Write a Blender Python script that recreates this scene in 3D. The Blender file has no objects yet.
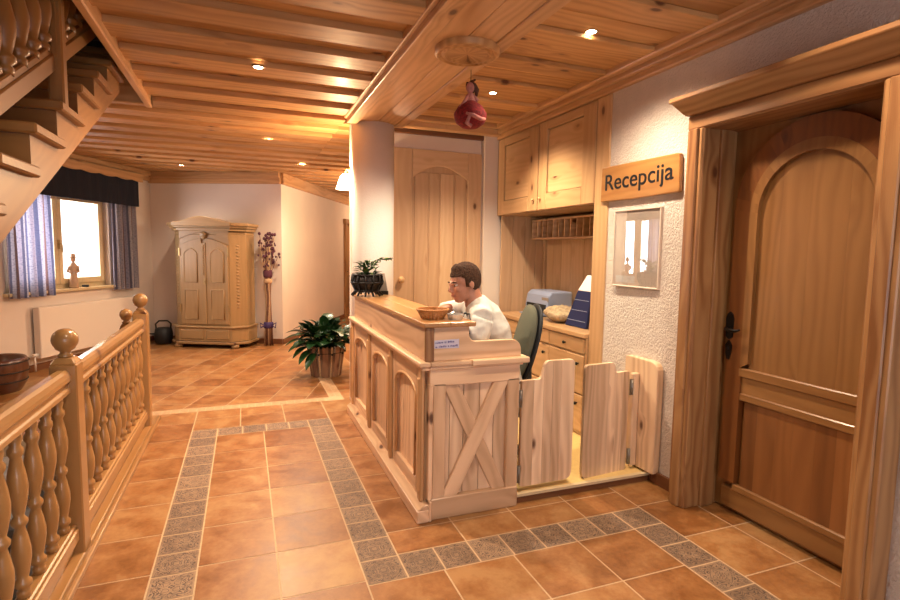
import bpy, bmesh, math, random
from mathutils import Vector, Matrix
random.seed(7)
PI = math.pi
scene = bpy.context.scene
COL = scene.collection
R = math.radians
THETA = R(25.8)                      # the far wing of the hall is turned by this angle
K1 = (-1.418, 9.956)                 # corner of window wall and wardrobe wall
K2 = (0.561, 8.996)                  # corner of wardrobe wall and corridor wall

# ------------------------------------------------------------------ node helpers
class NT:
    def __init__(s, name):
        s.m = bpy.data.materials.new(name); s.m.use_nodes = True
        s.t = s.m.node_tree; s.t.nodes.clear()
        s.out = s.n('ShaderNodeOutputMaterial')
    def n(s, typ, **kw):
        nd = s.t.nodes.new(typ)
        for k, v in kw.items(): setattr(nd, k, v)
        return nd
    def put(s, sock, v):
        if v is None: return
        if isinstance(v, bpy.types.NodeSocket): s.t.links.new(v, sock)
        else:
            if sock.type == 'RGBA' and len(v) == 3: v = (*v, 1)
            sock.default_value = v
    def math(s, op, a, b=None, c=None, clamp=False):
        nd = s.n('ShaderNodeMath', operation=op); nd.use_clamp = clamp
        s.put(nd.inputs[0], a); s.put(nd.inputs[1], b); s.put(nd.inputs[2], c)
        return nd.outputs[0]
    def vec(s, x, y, z):
        nd = s.n('ShaderNodeCombineXYZ')
        for i, v in enumerate((x, y, z)): s.put(nd.inputs[i], v)
        return nd.outputs[0]
    def sep(s, v):
        nd = s.n('ShaderNodeSeparateXYZ'); s.put(nd.inputs[0], v); return nd.outputs
    def noise(s, v, scale=1, detail=3, rough=.55, dist=0):
        nd = s.n('ShaderNodeTexNoise'); s.put(nd.inputs['Vector'], v)
        nd.inputs['Scale'].default_value = scale; nd.inputs['Detail'].default_value = detail
        nd.inputs['Roughness'].default_value = rough; nd.inputs['Distortion'].default_value = dist
        return nd.outputs['Fac']
    def voro(s, v, scale=1, feature='F1'):
        nd = s.n('ShaderNodeTexVoronoi', feature=feature); s.put(nd.inputs['Vector'], v)
        nd.inputs['Scale'].default_value = scale; return nd.outputs
    def ramp(s, f, stops):
        nd = s.n('ShaderNodeValToRGB'); s.put(nd.inputs[0], f)
        el = nd.color_ramp.elements
        while len(el) < len(stops): el.new(.5)
        for e, (p, c) in zip(el, stops): e.position = p; e.color = (*c, 1)
        return nd.outputs[0]
    def mix(s, f, a, b, typ='MIX'):
        nd = s.n('ShaderNodeMix', data_type='RGBA', blend_type=typ)
        s.put(nd.inputs[0], f); s.put(nd.inputs[6], a); s.put(nd.inputs[7], b)
        return nd.outputs[2]
    def rng(s, v, a, b, c=0, d=1):
        nd = s.n('ShaderNodeMapRange'); s.put(nd.inputs[0], v)
        for i, q in enumerate((a, b, c, d)): nd.inputs[i+1].default_value = q
        return nd.outputs[0]
    def bump(s, h, strength=.2, dist=.01):
        nd = s.n('ShaderNodeBump'); nd.inputs['Strength'].default_value = strength
        nd.inputs['Distance'].default_value = dist; s.put(nd.inputs['Height'], h); return nd.outputs[0]
    def bsdf(s, col, rough=.5, **kw):
        nd = s.n('ShaderNodeBsdfPrincipled'); s.put(nd.inputs['Base Color'], col); s.put(nd.inputs['Roughness'], rough)
        for k, v in kw.items(): s.put(nd.inputs[k.replace('_', ' ')], v)
        s.t.links.new(nd.outputs[0], s.out.inputs[0]); return nd
    def uv(s):
        return s.n('ShaderNodeTexCoord').outputs['UV']
    def obj(s):
        return s.n('ShaderNodeTexCoord').outputs['Object']
    def tint(s):
        nd = s.n('ShaderNodeAttribute'); nd.attribute_name = 'tint'; return s.sep(nd.outputs['Vector'])

def wood(name, light, dark, knots=.5, rough=.38, contrast=1.0, var=.22, coat=.15):
    k = NT(name); u, v, _ = k.sep(k.uv()); t = k.tint()
    rz = k.math('MULTIPLY', t[0], 37.0)
    low = k.noise(k.vec(k.math('MULTIPLY', u, .9), k.math('MULTIPLY', v, 5.0), rz), 1, 2, .5)
    vc = k.vec(k.math('MULTIPLY', u, 3.4), k.math('MULTIPLY', v, 6.5), rz)
    vo = k.voro(vc, 1.0); d = vo['Distance']; rc = k.sep(vo['Color'])
    on = k.math('LESS_THAN', rc[0], knots)
    near = k.math('MULTIPLY', on, k.rng(d, .0, .55, 1, 0))
    ph = k.math('ADD', k.math('MULTIPLY', v, 95.0), k.math('MULTIPLY', low, 26.0))
    ph = k.math('ADD', ph, k.math('MULTIPLY', k.math('MULTIPLY', near, near), 9.0))
    ring = k.math('MULTIPLY_ADD', k.math('SINE', ph), .5, .5)
    fine = k.noise(k.vec(k.math('MULTIPLY', u, 9.0), k.math('MULTIPLY', v, 240.0), rz), 1, 2, .6)
    f = k.math('ADD', k.math('MULTIPLY', ring, .42*contrast), k.math('MULTIPLY', fine, .25*contrast))
    f = k.math('ADD', f, k.math('MULTIPLY', k.math('SUBTRACT', low, .45), 1.1*contrast), clamp=True)
    mid = tuple((a*.62+b*.38) for a, b in zip(light, dark))
    col = k.ramp(f, [(0, light), (.5, mid), (1, dark)])
    br = k.math('MULTIPLY_ADD', k.math('SUBTRACT', t[1], .5), 2*var, 1.0)
    col = k.mix(1.0, col, k.vec(br, k.math('POWER', br, 1.25), k.math('POWER', br, 1.5)), 'MULTIPLY')
    kd = k.math('MULTIPLY', on, k.rng(d, .075, .15, 1, 0), clamp=True)
    halo = k.math('MULTIPLY', on, k.rng(d, .05, .33, .55, 0), clamp=True)
    col = k.mix(halo, col, (dark[0]*.8, dark[1]*.62, dark[2]*.5))
    col = k.mix(k.math('MULTIPLY', kd, .9), col, (.10, .028, .010))
    k.bsdf(col, rough, Normal=k.bump(f, .06, .004), Coat_Weight=coat, Coat_Roughness=.18)
    return k.m

def plain(name, col, rough=.5, metal=0, bump=0, bscale=60, var=0, **kw):
    k = NT(name); c = col; nrm = None
    if var or bump:
        nz = k.noise(k.obj(), bscale, 4, .6)
        if var: c = k.mix(k.rng(nz, .3, .7), tuple(q*(1-var) for q in col), tuple(min(1, q*(1+var)) for q in col))
        if bump: nrm = k.bump(nz, bump, .01)
    k.bsdf(c, rough, Metallic=metal, Normal=nrm, **kw); return k.m

def emit(name, col, st):
    k = NT(name); e = k.n('ShaderNodeEmission'); k.put(e.inputs[0], col); e.inputs[1].default_value = st
    k.t.links.new(e.outputs[0], k.out.inputs[0]); return k.m

def plaster(name, col, big, fine, strength):
    k = NT(name); o = k.obj()
    a = k.noise(o, fine, 5, .65); b = k.noise(o, big, 3, .5)
    c = k.mix(k.rng(b, .3, .7), tuple(q*.93 for q in col), col)
    h = k.math('ADD', a, k.math('MULTIPLY', b, .6))
    k.bsdf(c, .9, Normal=k.bump(h, strength, .016)); return k.m

def terracotta():
    k = NT('terracotta_tile'); u, v, _ = k.sep(k.uv()); t = k.tint()
    vec = k.vec(u, v, k.math('MULTIPLY', t[0], 50.0))
    n1 = k.noise(vec, 2.3, 4, .6, .4); n2 = k.noise(vec, 14, 3, .6)
    f = k.math('ADD', k.math('MULTIPLY', n1, .75), k.math('MULTIPLY', n2, .25))
    f = k.math('ADD', f, k.math('MULTIPLY', k.math('SUBTRACT', t[1], .5), .22))
    col = k.ramp(f, [(.32, (.25, .096, .026)), (.5, (.36, .165, .053)), (.68, (.45, .25, .098))])
    k.bsdf(col, k.rng(n1, .3, .7, .30, .42), Normal=k.bump(f, .10, .01)); return k.m

def border_tile():
    k = NT('relief_border_tile'); u, v, _ = k.sep(k.uv()); t = k.tint()
    a = k.math('ABSOLUTE', k.math('SUBTRACT', u, .5)); b = k.math('ABSOLUTE', k.math('SUBTRACT', v, .5))
    hi = k.math('MAXIMUM', a, b); lo = k.math('MINIMUM', a, b)
    fl_ = k.math('MULTIPLY', k.math('FLOOR', k.math('MULTIPLY', t[0], 3.0)), 1.7)
    w = k.noise(k.vec(hi, lo, fl_), 5.0, 1, .5, .8)
    s = k.math('ABSOLUTE', k.math('SINE', k.math('ADD', k.math('MULTIPLY', w, 22.0), k.math('MULTIPLY', hi, 10.0))))
    line = k.rng(s, .25, .62, 1, 0)
    edge = k.rng(hi, .41, .45, 1, 0)
    line = k.math('MULTIPLY', line, edge)
    n = k.noise(k.vec(u, v, k.math('MULTIPLY', t[0], 60.0)), 4, 3, .6)
    base = k.ramp(k.math('ADD', n, k.math('MULTIPLY', k.math('SUBTRACT', t[1], .5), .3)), [(.3, (.25, .155, .09)), (.7, (.38, .25, .15))])
    col = k.mix(k.math('MULTIPLY', line, .85), base, (.080, .044, .036))
    k.bsdf(col, .5, Normal=k.bump(k.math('SUBTRACT', 1.0, line), .35, .004)); return k.m

def curtain_mat():
    k = NT('striped_blue_curtain'); u, v, _ = k.sep(k.uv())
    st = k.math('FRACT', k.math('MULTIPLY', u, 5.2))
    col = k.ramp(st, [(0, (.36, .31, .36)), (.20, (.14, .13, .19)), (.30, (.46, .42, .46)), (.42, (.20, .12, .11)), (.55, (.34, .32, .42)), (.70, (.13, .13, .20)), (.86, (.40, .37, .42))])
    nd = [n for n in k.t.nodes if n.type == 'VALTORGB'][0]; nd.color_ramp.interpolation = 'CONSTANT'
    sp = k.noise(k.vec(k.math('MULTIPLY', u, 60.0), k.math('MULTIPLY', v, 60.0), 0.0), 1, 2)
    col = k.mix(k.rng(sp, .5, .62, 0, .35), col, (.06, .06, .12))
    b = k.n('ShaderNodeBsdfPrincipled'); k.put(b.inputs['Base Color'], col); b.inputs['Roughness'].default_value = .9
    tr = k.n('ShaderNodeBsdfTranslucent'); k.put(tr.inputs[0], col)
    mx = k.n('ShaderNodeMixShader'); mx.inputs[0].default_value = .35
    k.t.links.new(b.outputs[0], mx.inputs[1]); k.t.links.new(tr.outputs[0], mx.inputs[2]); k.t.links.new(mx.outputs[0], k.out.inputs[0])
    return k.m

def glass_mat(name, gloss, tintc=(1, 1, 1)):
    k = NT(name); g = k.n('ShaderNodeBsdfGlossy'); g.inputs['Roughness'].default_value = .01
    t = k.n('ShaderNodeBsdfTransparent'); k.put(t.inputs[0], tintc)
    mx = k.n('ShaderNodeMixShader'); mx.inputs[0].default_value = gloss
    k.t.links.new(t.outputs[0], mx.inputs[1]); k.t.links.new(g.outputs[0], mx.inputs[2]); k.t.links.new(mx.outputs[0], k.out.inputs[0])
    return k.m

M = dict(
    ceil=wood('pine_ceiling_board', (.60, .345, .140), (.38, .175, .052), .42, .50, 1.1, .18, .04),
    beam=wood('pine_beam', (.64, .39, .19), (.42, .21, .075), .36, .40, 1.05, .14),
    counter=wood('pale_pine', (.80, .575, .375), (.54, .325, .175), .42, .40, 1.05, .20),
    pale=wood('pale_pine_gate', (.82, .615, .42), (.54, .345, .20), .30, .42, 1.15, .18),
    cab=wood('honey_pine', (.61, .405, .215), (.43, .245, .10), .38, .40, .8, .10),
    panelling=wood('pine_panelling', (.62, .43, .26), (.46, .28, .14), .42, .45, .7, .10),
    rail=wood('turned_pine', (.44, .24, .085), (.31, .14, .040), .12, .30, .6, .08, .4),
    stair=wood('stair_pine', (.34, .155, .042), (.20, .075, .018), .2, .38, .7, .10),
    door=wood('larch_door', (.33, .162, .052), (.19, .076, .020), .16, .36, .9, .16, .3),
    casing=wood('larch_casing', (.46, .255, .105), (.25, .10, .032), .36, .40, 1.25, .12),
    armoire=wood('wardrobe_pine', (.38, .235, .10), (.26, .145, .052), .10, .40, .6, .06),
    basew=wood('dark_baseboard', (.20, .075, .03), (.12, .038, .016), .1, .4, .6, .1),
    slat=wood('grey_barked_slat', (.34, .19, .11), (.20, .10, .055), .2, .7, .9, .25, 0),
    top=wood('honey_counter_top', (.52, .285, .115), (.36, .165, .052), .35, .30, .9, .06, .5),
    signw=wood('sign_wood', (.50, .265, .085), (.34, .15, .036), .45, .35, .9, .05, .5),
    tub=wood('dark_tub', (.13, .040, .014), (.07, .018, .008), .05, .30, .8, .1, .6),
    terra=terracotta(), border=border_tile(),
    grout=plain('grout', (.60, .43, .27), .9, 0, .2, 90, .1),
    mosaic=plain('mosaic_strip', (.55, .35, .19), .55, 0, .1, 30, .15),
    wall_r=plaster('roughcast_plaster', (.74, .665, .61), 9, 58, 1.0),
    wall_s=plaster('smooth_plaster', (.76, .665, .585), 1.5, 60, .08),
    column=plaster('column_plaster', (.74, .67, .64), 3, 70, .25),
    yellow=plain('yellow_vinyl', (.74, .56, .24), .45, 0, .03, 40, .05),
    whitestrip=plain('pale_edge_strip', (.66, .54, .34), .5),
    darkm=plain('dark_iron', (.018, .014, .012), .45, .6),
    steel=plain('hinge_steel', (.35, .32, .28), .38, .9),
    brass=plain('aged_brass', (.42, .28, .12), .4, .6),
    black=plain('black_plastic', (.014, .014, .016), .5),
    letter=plain('black_lettering', (.012, .012, .014), .55),
    white=plain('white_paint', (.80, .78, .75), .45),
    radw=plain('radiator_white', (.78, .70, .62), .4),
    doorlow=wood('red_larch_panel', (.27, .105, .030), (.15, .05, .013), .15, .36, .9, .30, .3),
    doormid=wood('larch_arch_frame', (.25, .090, .022), (.14, .042, .011), .2, .36, 1.0, .1, .3),
    sash=plain('cream_window_frame', (.62, .50, .30), .4, 0, 0, 30, .06),
    navy=plain('navy_valance', (.010, .010, .022), .9, 0, .1, 120),
    curtain=curtain_mat(),
    pane=glass_mat('window_glass', .06),
    picglass=glass_mat('picture_glass', .19),
    whiteframe=plain('cream_frame', (.74, .64, .55), .5),
    paper=plain('cream_mount', (.80, .67, .56), .8),
    paperw=plain('white_card', (.82, .80, .78), .7),
    sticker=plain('lilac_white_sticker', (.62, .58, .70), .5),
    ink=plain('violet_ink', (.14, .10, .36), .6),
    skin=plain('skin', (.50, .245, .155), .5, 0, .03, 120, .06),
    lip=plain('lip', (.42, .16, .12), .5), eyew=plain('eye_white', (.7, .66, .62), .3), iris=plain('iris', (.05, .03, .02), .2),
    hair=plain('brown_hair', (.075, .030, .012), .9, 0, .9, 120, .55),
    shirt=plain('white_tshirt', (.66, .635, .585), .9, 0, .12, 30, .02),
    jeans=plain('dark_jeans', (.04, .05, .09), .9, 0, .1, 100, .1),
    shoe=plain('shoe_leather', (.03, .022, .018), .5),
    olive=plain('olive_upholstery', (.125, .125, .085), .95, 0, .2, 200, .10),
    leaf=plain('dark_green_leaf', (.012, .046, .010), .36, 0, .08, 14, .45),
    leafl=plain('light_green_leaf', (.10, .17, .035), .45, 0, .08, 20, .35),
    soil=plain('soil', (.03, .018, .01), .95, 0, .5, 60, .2),
    wicker=plain('wicker', (.50, .23, .065), .5, 0, .5, 180, .25),
    wrought=plain('dark_wrought_planter', (.022, .014, .011), .5, .3, .3, 60, .3),
    grey=plain('grey_card', (.30, .25, .20), .6),
    pglass=plain('clear_glass', (.60, .60, .58), .08, .55),
    redcloth=plain('red_patterned_cloth', (.22, .010, .012), .85, 0, .3, 70, .6),
    pinkc=plain('pink_cloth', (.48, .20, .17), .85, 0, .2, 60, .2),
    blond=plain('doll_hair', (.10, .035, .02), .8, 0, .5, 100, .3),
    printer=plain('pale_blue_printer_plastic', (.33, .38, .52), .45),
    beige=plain('beige_fabric', (.46, .36, .23), .9, 0, .5, 22, .25),
    bluec=plain('navy_blue_folder', (.012, .022, .095), .5),
    twig=plain('dry_twig', (.20, .09, .05), .9, 0, .3, 80, .3),
    bud=plain('dried_flower', (.11, .03, .045), .9, 0, .3, 80, .3),
    strawp=plain('pale_straw', (.52, .35, .20), .9, 0, .2, 60, .2),
    ribbon=plain('purple_ribbon', (.06, .03, .12), .6),
    ceramic=plain('terracotta_figurine', (.50, .34, .22), .5, 0, .05, 30, .12),
    lampglass=emit('lit_lamp_glass', (1, .80, .50), 14),
    lens=emit('lit_halogen_lens', (1, .86, .62), 26),
    lens_dim=emit('lit_halogen_lens_far', (1, .86, .62), 20),
    stone=plain('grey_stone_step', (.30, .29, .30), .35, 0, .05, 20, .15),
    outer=plain('outside_render', (.85, .85, .85), .9),
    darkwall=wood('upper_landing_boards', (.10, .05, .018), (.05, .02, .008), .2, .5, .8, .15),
)

# ------------------------------------------------------------------ mesh builder
WM = {}
class MB:
    def __init__(s):
        s.bm = bmesh.new(); s.uv = s.bm.loops.layers.uv.new('UVMap'); s.tl = s.bm.loops.layers.float_color.new('tint'); s.smooth = False
    def _fin(s, faces, g, a, b, tint=None, smooth=False, mi=0, o=Vector((0, 0, 0))):
        t = tint or (random.random(), random.random(), random.random())
        off = random.uniform(0, 9); 
        for f in faces:
            f.smooth = smooth; f.material_index = mi
            for l in f.loops:
                p = l.vert.co - o
                l[s.uv].uv = (p.dot(g) + off, p.dot(a) + p.dot(b) * .97)
                l[s.tl] = (*t, 1)
    def hexa(s, vs, g=None, tint=None, mi=0):
        v = [s.bm.verts.new(p) for p in vs]
        F = [s.bm.faces.new([v[i] for i in q]) for q in ((0, 3, 2, 1), (4, 5, 6, 7), (0, 1, 5, 4), (1, 2, 6, 5), (2, 3, 7, 6), (3, 0, 4, 7))]
        P = [Vector(p) for p in vs]
        ax = [P[1]-P[0], P[3]-P[0], P[4]-P[0]]; L = [x.length for x in ax]
        ax = [x.normalized() for x in ax]
        i = L.index(max(L)) if g is None else 'xyz'.index(g)
        o = [ax[j] for j in range(3) if j != i]
        s._fin(F, ax[i], o[0], o[1], tint, False, mi)
    def box(s, x0, x1, y0, y1, z0, z1, g=None, tint=None, mi=0):
        s.hexa([(x0, y0, z0), (x1, y0, z0), (x1, y1, z0), (x0, y1, z0), (x0, y0, z1), (x1, y0, z1), (x1, y1, z1), (x0, y1, z1)], g, tint, mi)
        return s
    def bar(s, p, q, w, h, up=(0, 0, 1), tint=None, mi=0):
        p, q = Vector(p), Vector(q); d = (q-p).normalized(); sd = d.cross(Vector(up)).normalized(); u = sd.cross(d)
        A = sd*w/2; B = u*h/2
        s.hexa([p-A-B, q-A-B, q+A-B, p+A-B, p-A+B, q-A+B, q+A+B, p+A+B], None, tint, mi); return s
    def prism(s, pts, ext, g=None, tint=None, mi=0):
        """pts: planar outline, ext: extrusion vector"""
        e = Vector(ext); a = [s.bm.verts.new(p) for p in pts]; b = [s.bm.verts.new(Vector(p)+e) for p in pts]
        n = len(pts); F = [s.bm.faces.new(a), s.bm.faces.new(b[::-1])]
        for i in range(n): F.append(s.bm.faces.new([a[i], b[i], b[(i+1) % n], a[(i+1) % n]]))
        gg = Vector(g or (0, 0, 1)); o = e.normalized(); c = gg.cross(o)
        if c.length < .1: c = gg.orthogonal()
        c.normalize(); s._fin(F, gg, c, gg.cross(c), tint, False, mi); bmesh.ops.recalc_face_normals(s.bm, faces=F); return s
    def lathe(s, prof, c=(0, 0, 0), seg=20, ax=None, tint=None, mi=0, caps=True, smooth=True, sq=1.0):
        """prof: (r, h) pairs along axis"""
        c = Vector(c); z = Vector(ax or (0, 0, 1)).normalized(); x = z.orthogonal().normalized(); y = z.cross(x)
        if abs(z.z) > .99: x, y = Vector((1, 0, 0)), Vector((0, 1, 0))
        rings = []
        for r, h in prof:
            rings.append([s.bm.verts.new(c + z*h + (x*math.cos(2*PI*i/seg) + y*sq*math.sin(2*PI*i/seg))*max(r, 1e-4)) for i in range(seg)])
        t = tint or (random.random(), random.random(), random.random()); F = []
        hh = 0
        for k in range(len(rings)-1):
            for i in range(seg):
                f = s.bm.faces.new([rings[k][i], rings[k][(i+1) % seg], rings[k+1][(i+1) % seg], rings[k+1][i]]); f.smooth = smooth; f.material_index = mi; F.append(f)
                R0 = max(prof[k][0], prof[k+1][0])
                for l, (kk, ii) in zip(f.loops, ((k, i), (k, i+1), (k+1, i+1), (k+1, i))):
                    l[s.uv].uv = (prof[kk][1] + t[2]*5, ii/seg*2*PI*R0); l[s.tl] = (*t, 1)
        if caps:
            for rg in (rings[0][::-1], rings[-1]):
                f = s.bm.faces.new(rg); f.material_index = mi; F.append(f)
                for l in f.loops: l[s.uv].uv = (l.vert.co.x, l.vert.co.y); l[s.tl] = (*t, 1)
        bmesh.ops.recalc_face_normals(s.bm, faces=F)
        return s
    def ell(s, c, r, seg=16, rings=10, rot=None, mi=0, tint=None):
        m = Matrix.Translation(c) @ (rot.to_4x4() if rot else Matrix()) @ Matrix.Diagonal((*r, 1))
        q = bmesh.ops.create_uvsphere(s.bm, u_segments=seg, v_segments=rings, radius=1, matrix=m)
        fs = {f for v in q['verts'] for f in v.link_faces}
        s._fin(fs, Vector((0, 0, 1)), Vector((1, 0, 0)), Vector((0, 1, 0)), tint, True, mi); return s
    def tube(s, pts, rad, seg=8, mi=0, tint=None, closed=False, caps=True):
        pts = [Vector(p) for p in pts]; n = len(pts); rs = rad if isinstance(rad, (list, tuple)) else [rad]*n
        rings = []; up = None
        for i, p in enumerate(pts):
            if closed: d = pts[(i+1) % n]-pts[i-1]
            else: d = pts[min(i+1, n-1)]-pts[max(i-1, 0)]
            d.normalize()
            if up is None: up = d.orthogonal().normalized()
            x = (up - d*up.dot(d)).normalized(); up = x; y = d.cross(x)
            rings.append([s.bm.verts.new(p + (x*math.cos(2*PI*j/seg)+y*math.sin(2*PI*j/seg))*rs[i]) for j in range(seg)])
        t = tint or (random.random(), random.random(), random.random()); F = []; ln = 0
        for k in range(n if closed else n-1):
            A, B = rings[k], rings[(k+1) % n]; l2 = ln + (pts[(k+1) % n]-pts[k]).length
            for i in range(seg):
                f = s.bm.faces.new([A[i], A[(i+1) % seg], B[(i+1) % seg], B[i]]); f.smooth = True; f.material_index = mi; F.append(f)
                for l, uv in zip(f.loops, ((ln, i), (ln, i+1), (l2, i+1), (l2, i))):
                    l[s.uv].uv = (uv[0]+t[2]*5, uv[1]/seg*2*PI*rs[k]); l[s.tl] = (*t, 1)
            ln = l2
        if caps and not closed:
            for rg in (rings[0][::-1], rings[-1]):
                f = s.bm.faces.new(rg); f.material_index = mi; F.append(f)
                for l in f.loops: l[s.tl] = (*t, 1)
        bmesh.ops.recalc_face_normals(s.bm, faces=F)
        return s
    def build(s, name, mat, parent=None, bevel=0, local=False, seg=1, at=None, rotz=0):
        me = bpy.data.meshes.new(name)
        W = Matrix()
        if parent is not None: W = WM[parent.name]
        elif at is not None: W = Matrix.Translation(at) @ Matrix.Rotation(rotz, 4, 'Z')
        if not local: s.bm.transform(W.inverted())
        s.bm.to_mesh(me); s.bm.free()
        for m in (mat if isinstance(mat, (list, tuple)) else [mat]): me.materials.append(m)
        o = bpy.data.objects.new(name, me); COL.objects.link(o)
        if parent is not None: o.parent = parent
        elif at is not None: o.location = at; o.rotation_euler = (0, 0, rotz)
        WM[o.name] = W
        if bevel:
            b = o.modifiers.new('bevel', 'BEVEL'); b.width = bevel; b.segments = seg; b.limit_method = 'ANGLE'; b.angle_limit = R(40)
        return o

def thing(name, label, cat, loc=(0, 0, 0), rotz=0, group=None):
    o = bpy.data.objects.new(name, None); COL.objects.link(o); o.location = loc; o.rotation_euler = (0, 0, rotz)
    o.empty_display_size = .05
    WM[o.name] = Matrix.Translation(loc) @ Matrix.Rotation(rotz, 4, 'Z')
    return tag(o, label, cat, group)
def tag(o, label, cat, group=None):
    o['label'] = label; o['category'] = cat
    if group: o['group'] = group
    return o
def struct(o, label=None, cat=None):
    o['kind'] = 'structure'
    if label: o['label'] = label
    if cat: o['category'] = cat
    return o
def dup(root, loc, rotz, label, group=None):
    r = root.copy(); COL.objects.link(r); r.location = loc; r.rotation_euler = (0, 0, rotz); r['label'] = label
    if group: r['group'] = group
    for ch in list(root.children):
        c = ch.copy(); COL.objects.link(c); c.parent = r
        for g in list(ch.children):
            d = g.copy(); COL.objects.link(d); d.parent = c
    WM[r.name] = Matrix.Translation(loc) @ Matrix.Rotation(rotz, 4, 'Z')
    return r
def arc(cx, cy, r, a0, a1, n): return [(cx + r*math.cos(R(a0+(a1-a0)*i/n)), cy + r*math.sin(R(a0+(a1-a0)*i/n))) for i in range(n+1)]
def boards(mb, axis, a0, a1, n, fn, gap=.003):
    """split a0..a1 in n boards with random widths; fn(lo, hi)"""
    w = [random.uniform(.8, 1.2) for _ in range(n)]; s = sum(w); a = a0
    for q in w:
        b = a + q/s*(a1-a0); fn(a+gap/2, b-gap/2); a = b
def text_obj(name, body, size, mat, parent, mtx, extrude=.002, font_scale_x=1.0):
    cu = bpy.data.curves.new(name, 'FONT'); cu.body = body; cu.size = size; cu.extrude = extrude; cu.align_x = 'CENTER'; cu.align_y = 'CENTER'; cu.offset = size*.004
    tmp = bpy.data.objects.new(name+'_tmp', cu); COL.objects.link(tmp)
    dg = bpy.context.evaluated_depsgraph_get(); me = bpy.data.meshes.new_from_object(tmp.evaluated_get(dg))
    bpy.data.objects.remove(tmp); bpy.data.curves.remove(cu)
    me.name = name; me.transform(Matrix.Diagonal((font_scale_x, 1, 1, 1))); me.transform(WM[parent.name].inverted() @ mtx)
    me.materials.clear(); me.materials.append(mat)
    o = bpy.data.objects.new(name, me); COL.objects.link(o); o.parent = parent; return o
def frame_mtx(o, x, y):
    x = Vector(x).normalized(); y = Vector(y).normalized(); z = x.cross(y)
    return Matrix(((x.x, y.x, z.x, o[0]), (x.y, y.y, z.y, o[1]), (x.z, y.z, z.z, o[2]), (0, 0, 0, 1)))

# ------------------------------------------------------------------ FLOOR
def clip(poly, x0, x1, y0, y1):
    for ax, lim, sg in ((0, x0, 1), (0, x1, -1), (1, y0, 1), (1, y1, -1)):
        out = []
        for i in range(len(poly)):
            p, q = poly[i-1], poly[i]; dp, dq = sg*(p[ax]-lim), sg*(q[ax]-lim)
            if (dp >= 0) != (dq >= 0):
                t = dp/(dp-dq); out.append((p[0]+(q[0]-p[0])*t, p[1]+(q[1]-p[1])*t))
            if dq >= 0: out.append(q)
        poly = out
        if len(poly) < 3: return []
    return poly
fl = MB()
G = .0042
def tile(poly, mi, uvf):
    bm = fl.bm
    if len(poly) < 3: return
    t = (random.random(), random.random(), random.random())
    top = [bm.verts.new((x, y, 0)) for x, y in poly]
    try: f = bm.faces.new(top)
    except ValueError: return
    if f.normal.z < 0 or (f.normal_update() or f.normal.z < 0): f.normal_flip()
    f.material_index = mi
    for l in f.loops: l[fl.uv].uv = uvf(l.vert.co.x, l.vert.co.y); l[fl.tl] = (*t, 1)
def grid_tiles(xs, ys, mi=0, skip=None):
    for a, b in zip(xs, xs[1:]):
        for c, d in zip(ys, ys[1:]):
            if skip and skip((a+b)/2, (c+d)/2): continue
            q = [(a+G, c+G), (b-G, c+G), (b-G, d-G), (a+G, d-G)]
            tile(q, mi, lambda x, y, a=a, b=b, c=c, d=d: ((x-a)/(b-a) if mi else (x-a)/.38, (y-c)/(d-c) if mi else (y-c)/.38))
def frange(a, b, s):
    o = []
    while a < b-1e-6: o.append(a); a += s
    return o + [b]
XI = [-.24, .126, .507]; TY = [2.735 + .386*k for k in range(-13, 6)]
yin = [y for y in TY if 2.55 < y < 4.6]
# inner field, left part
ysA = [-2.0] + [y for y in TY if -1.9 < y < 4.5] + [4.68]
grid_tiles(XI, ysA)
# inner field, right part (nearer the camera, below the cross border)
xsR = [.507, .885, 1.263, 1.655, 2.035]; ysR = [-2.0] + [y for y in [1.942 - .386*k for k in range(9, -1, -1)] if y > -1.9] + [2.31]
grid_tiles(xsR, ysR)
# relief border
bs = .196
grid_tiles([-.44, -.24], [y for y in frange(-2.0, 4.88, bs)], 1)
grid_tiles([-.24+.0, -.04, .15, .34, .507], [4.68, 4.88], 1)
grid_tiles([.507, .703], [2.31 + bs*k for k in range(0, 13)] + [4.88], 1)
grid_tiles([.703 + (2.035-.703)/7*k for k in range(8)], [2.31, 2.515], 1)
grid_tiles([2.035, 2.24], [-2.0] + [2.515 - .2*k for k in range(22, -1, -1)], 1)
# outer tiles
ysO = [-2.0] + [y for y in TY if -1.9 < y < 4.9] + [5.10, 5.45]
grid_tiles([-.825, -.44], ysO)
grid_tiles([-.44, -.06, .32, .70], [4.88, 5.20, 5.45])
grid_tiles([.703, 1.086, 1.461, 1.85, 2.24], [2.515, 2.735, 3.121])
grid_tiles([.703, 1.086], [y for y in TY if y > 3.1] + [5.07, 5.45])
grid_tiles([2.24, 2.6], [-2.0, -1.36, -.97, -.585, -.2, .19, .57, .96, 1.38, 1.77, 2.152, 2.53, 2.92])
grid_tiles([2.6, 2.98], [1.38, 1.77, 2.152, 2.53])
# mosaic strips
grid_tiles([-.9 + .075*k for k in range(23)], [5.45 + .062*k for k in range(3)], 2)
grid_tiles([.81 + .065*k for k in range(3)], [5.60 + .08*k for k in range(42)], 2)
grid_tiles([.94 + .38*k for k in range(14)], [5.45 + .38*k for k in range(30)])
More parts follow.
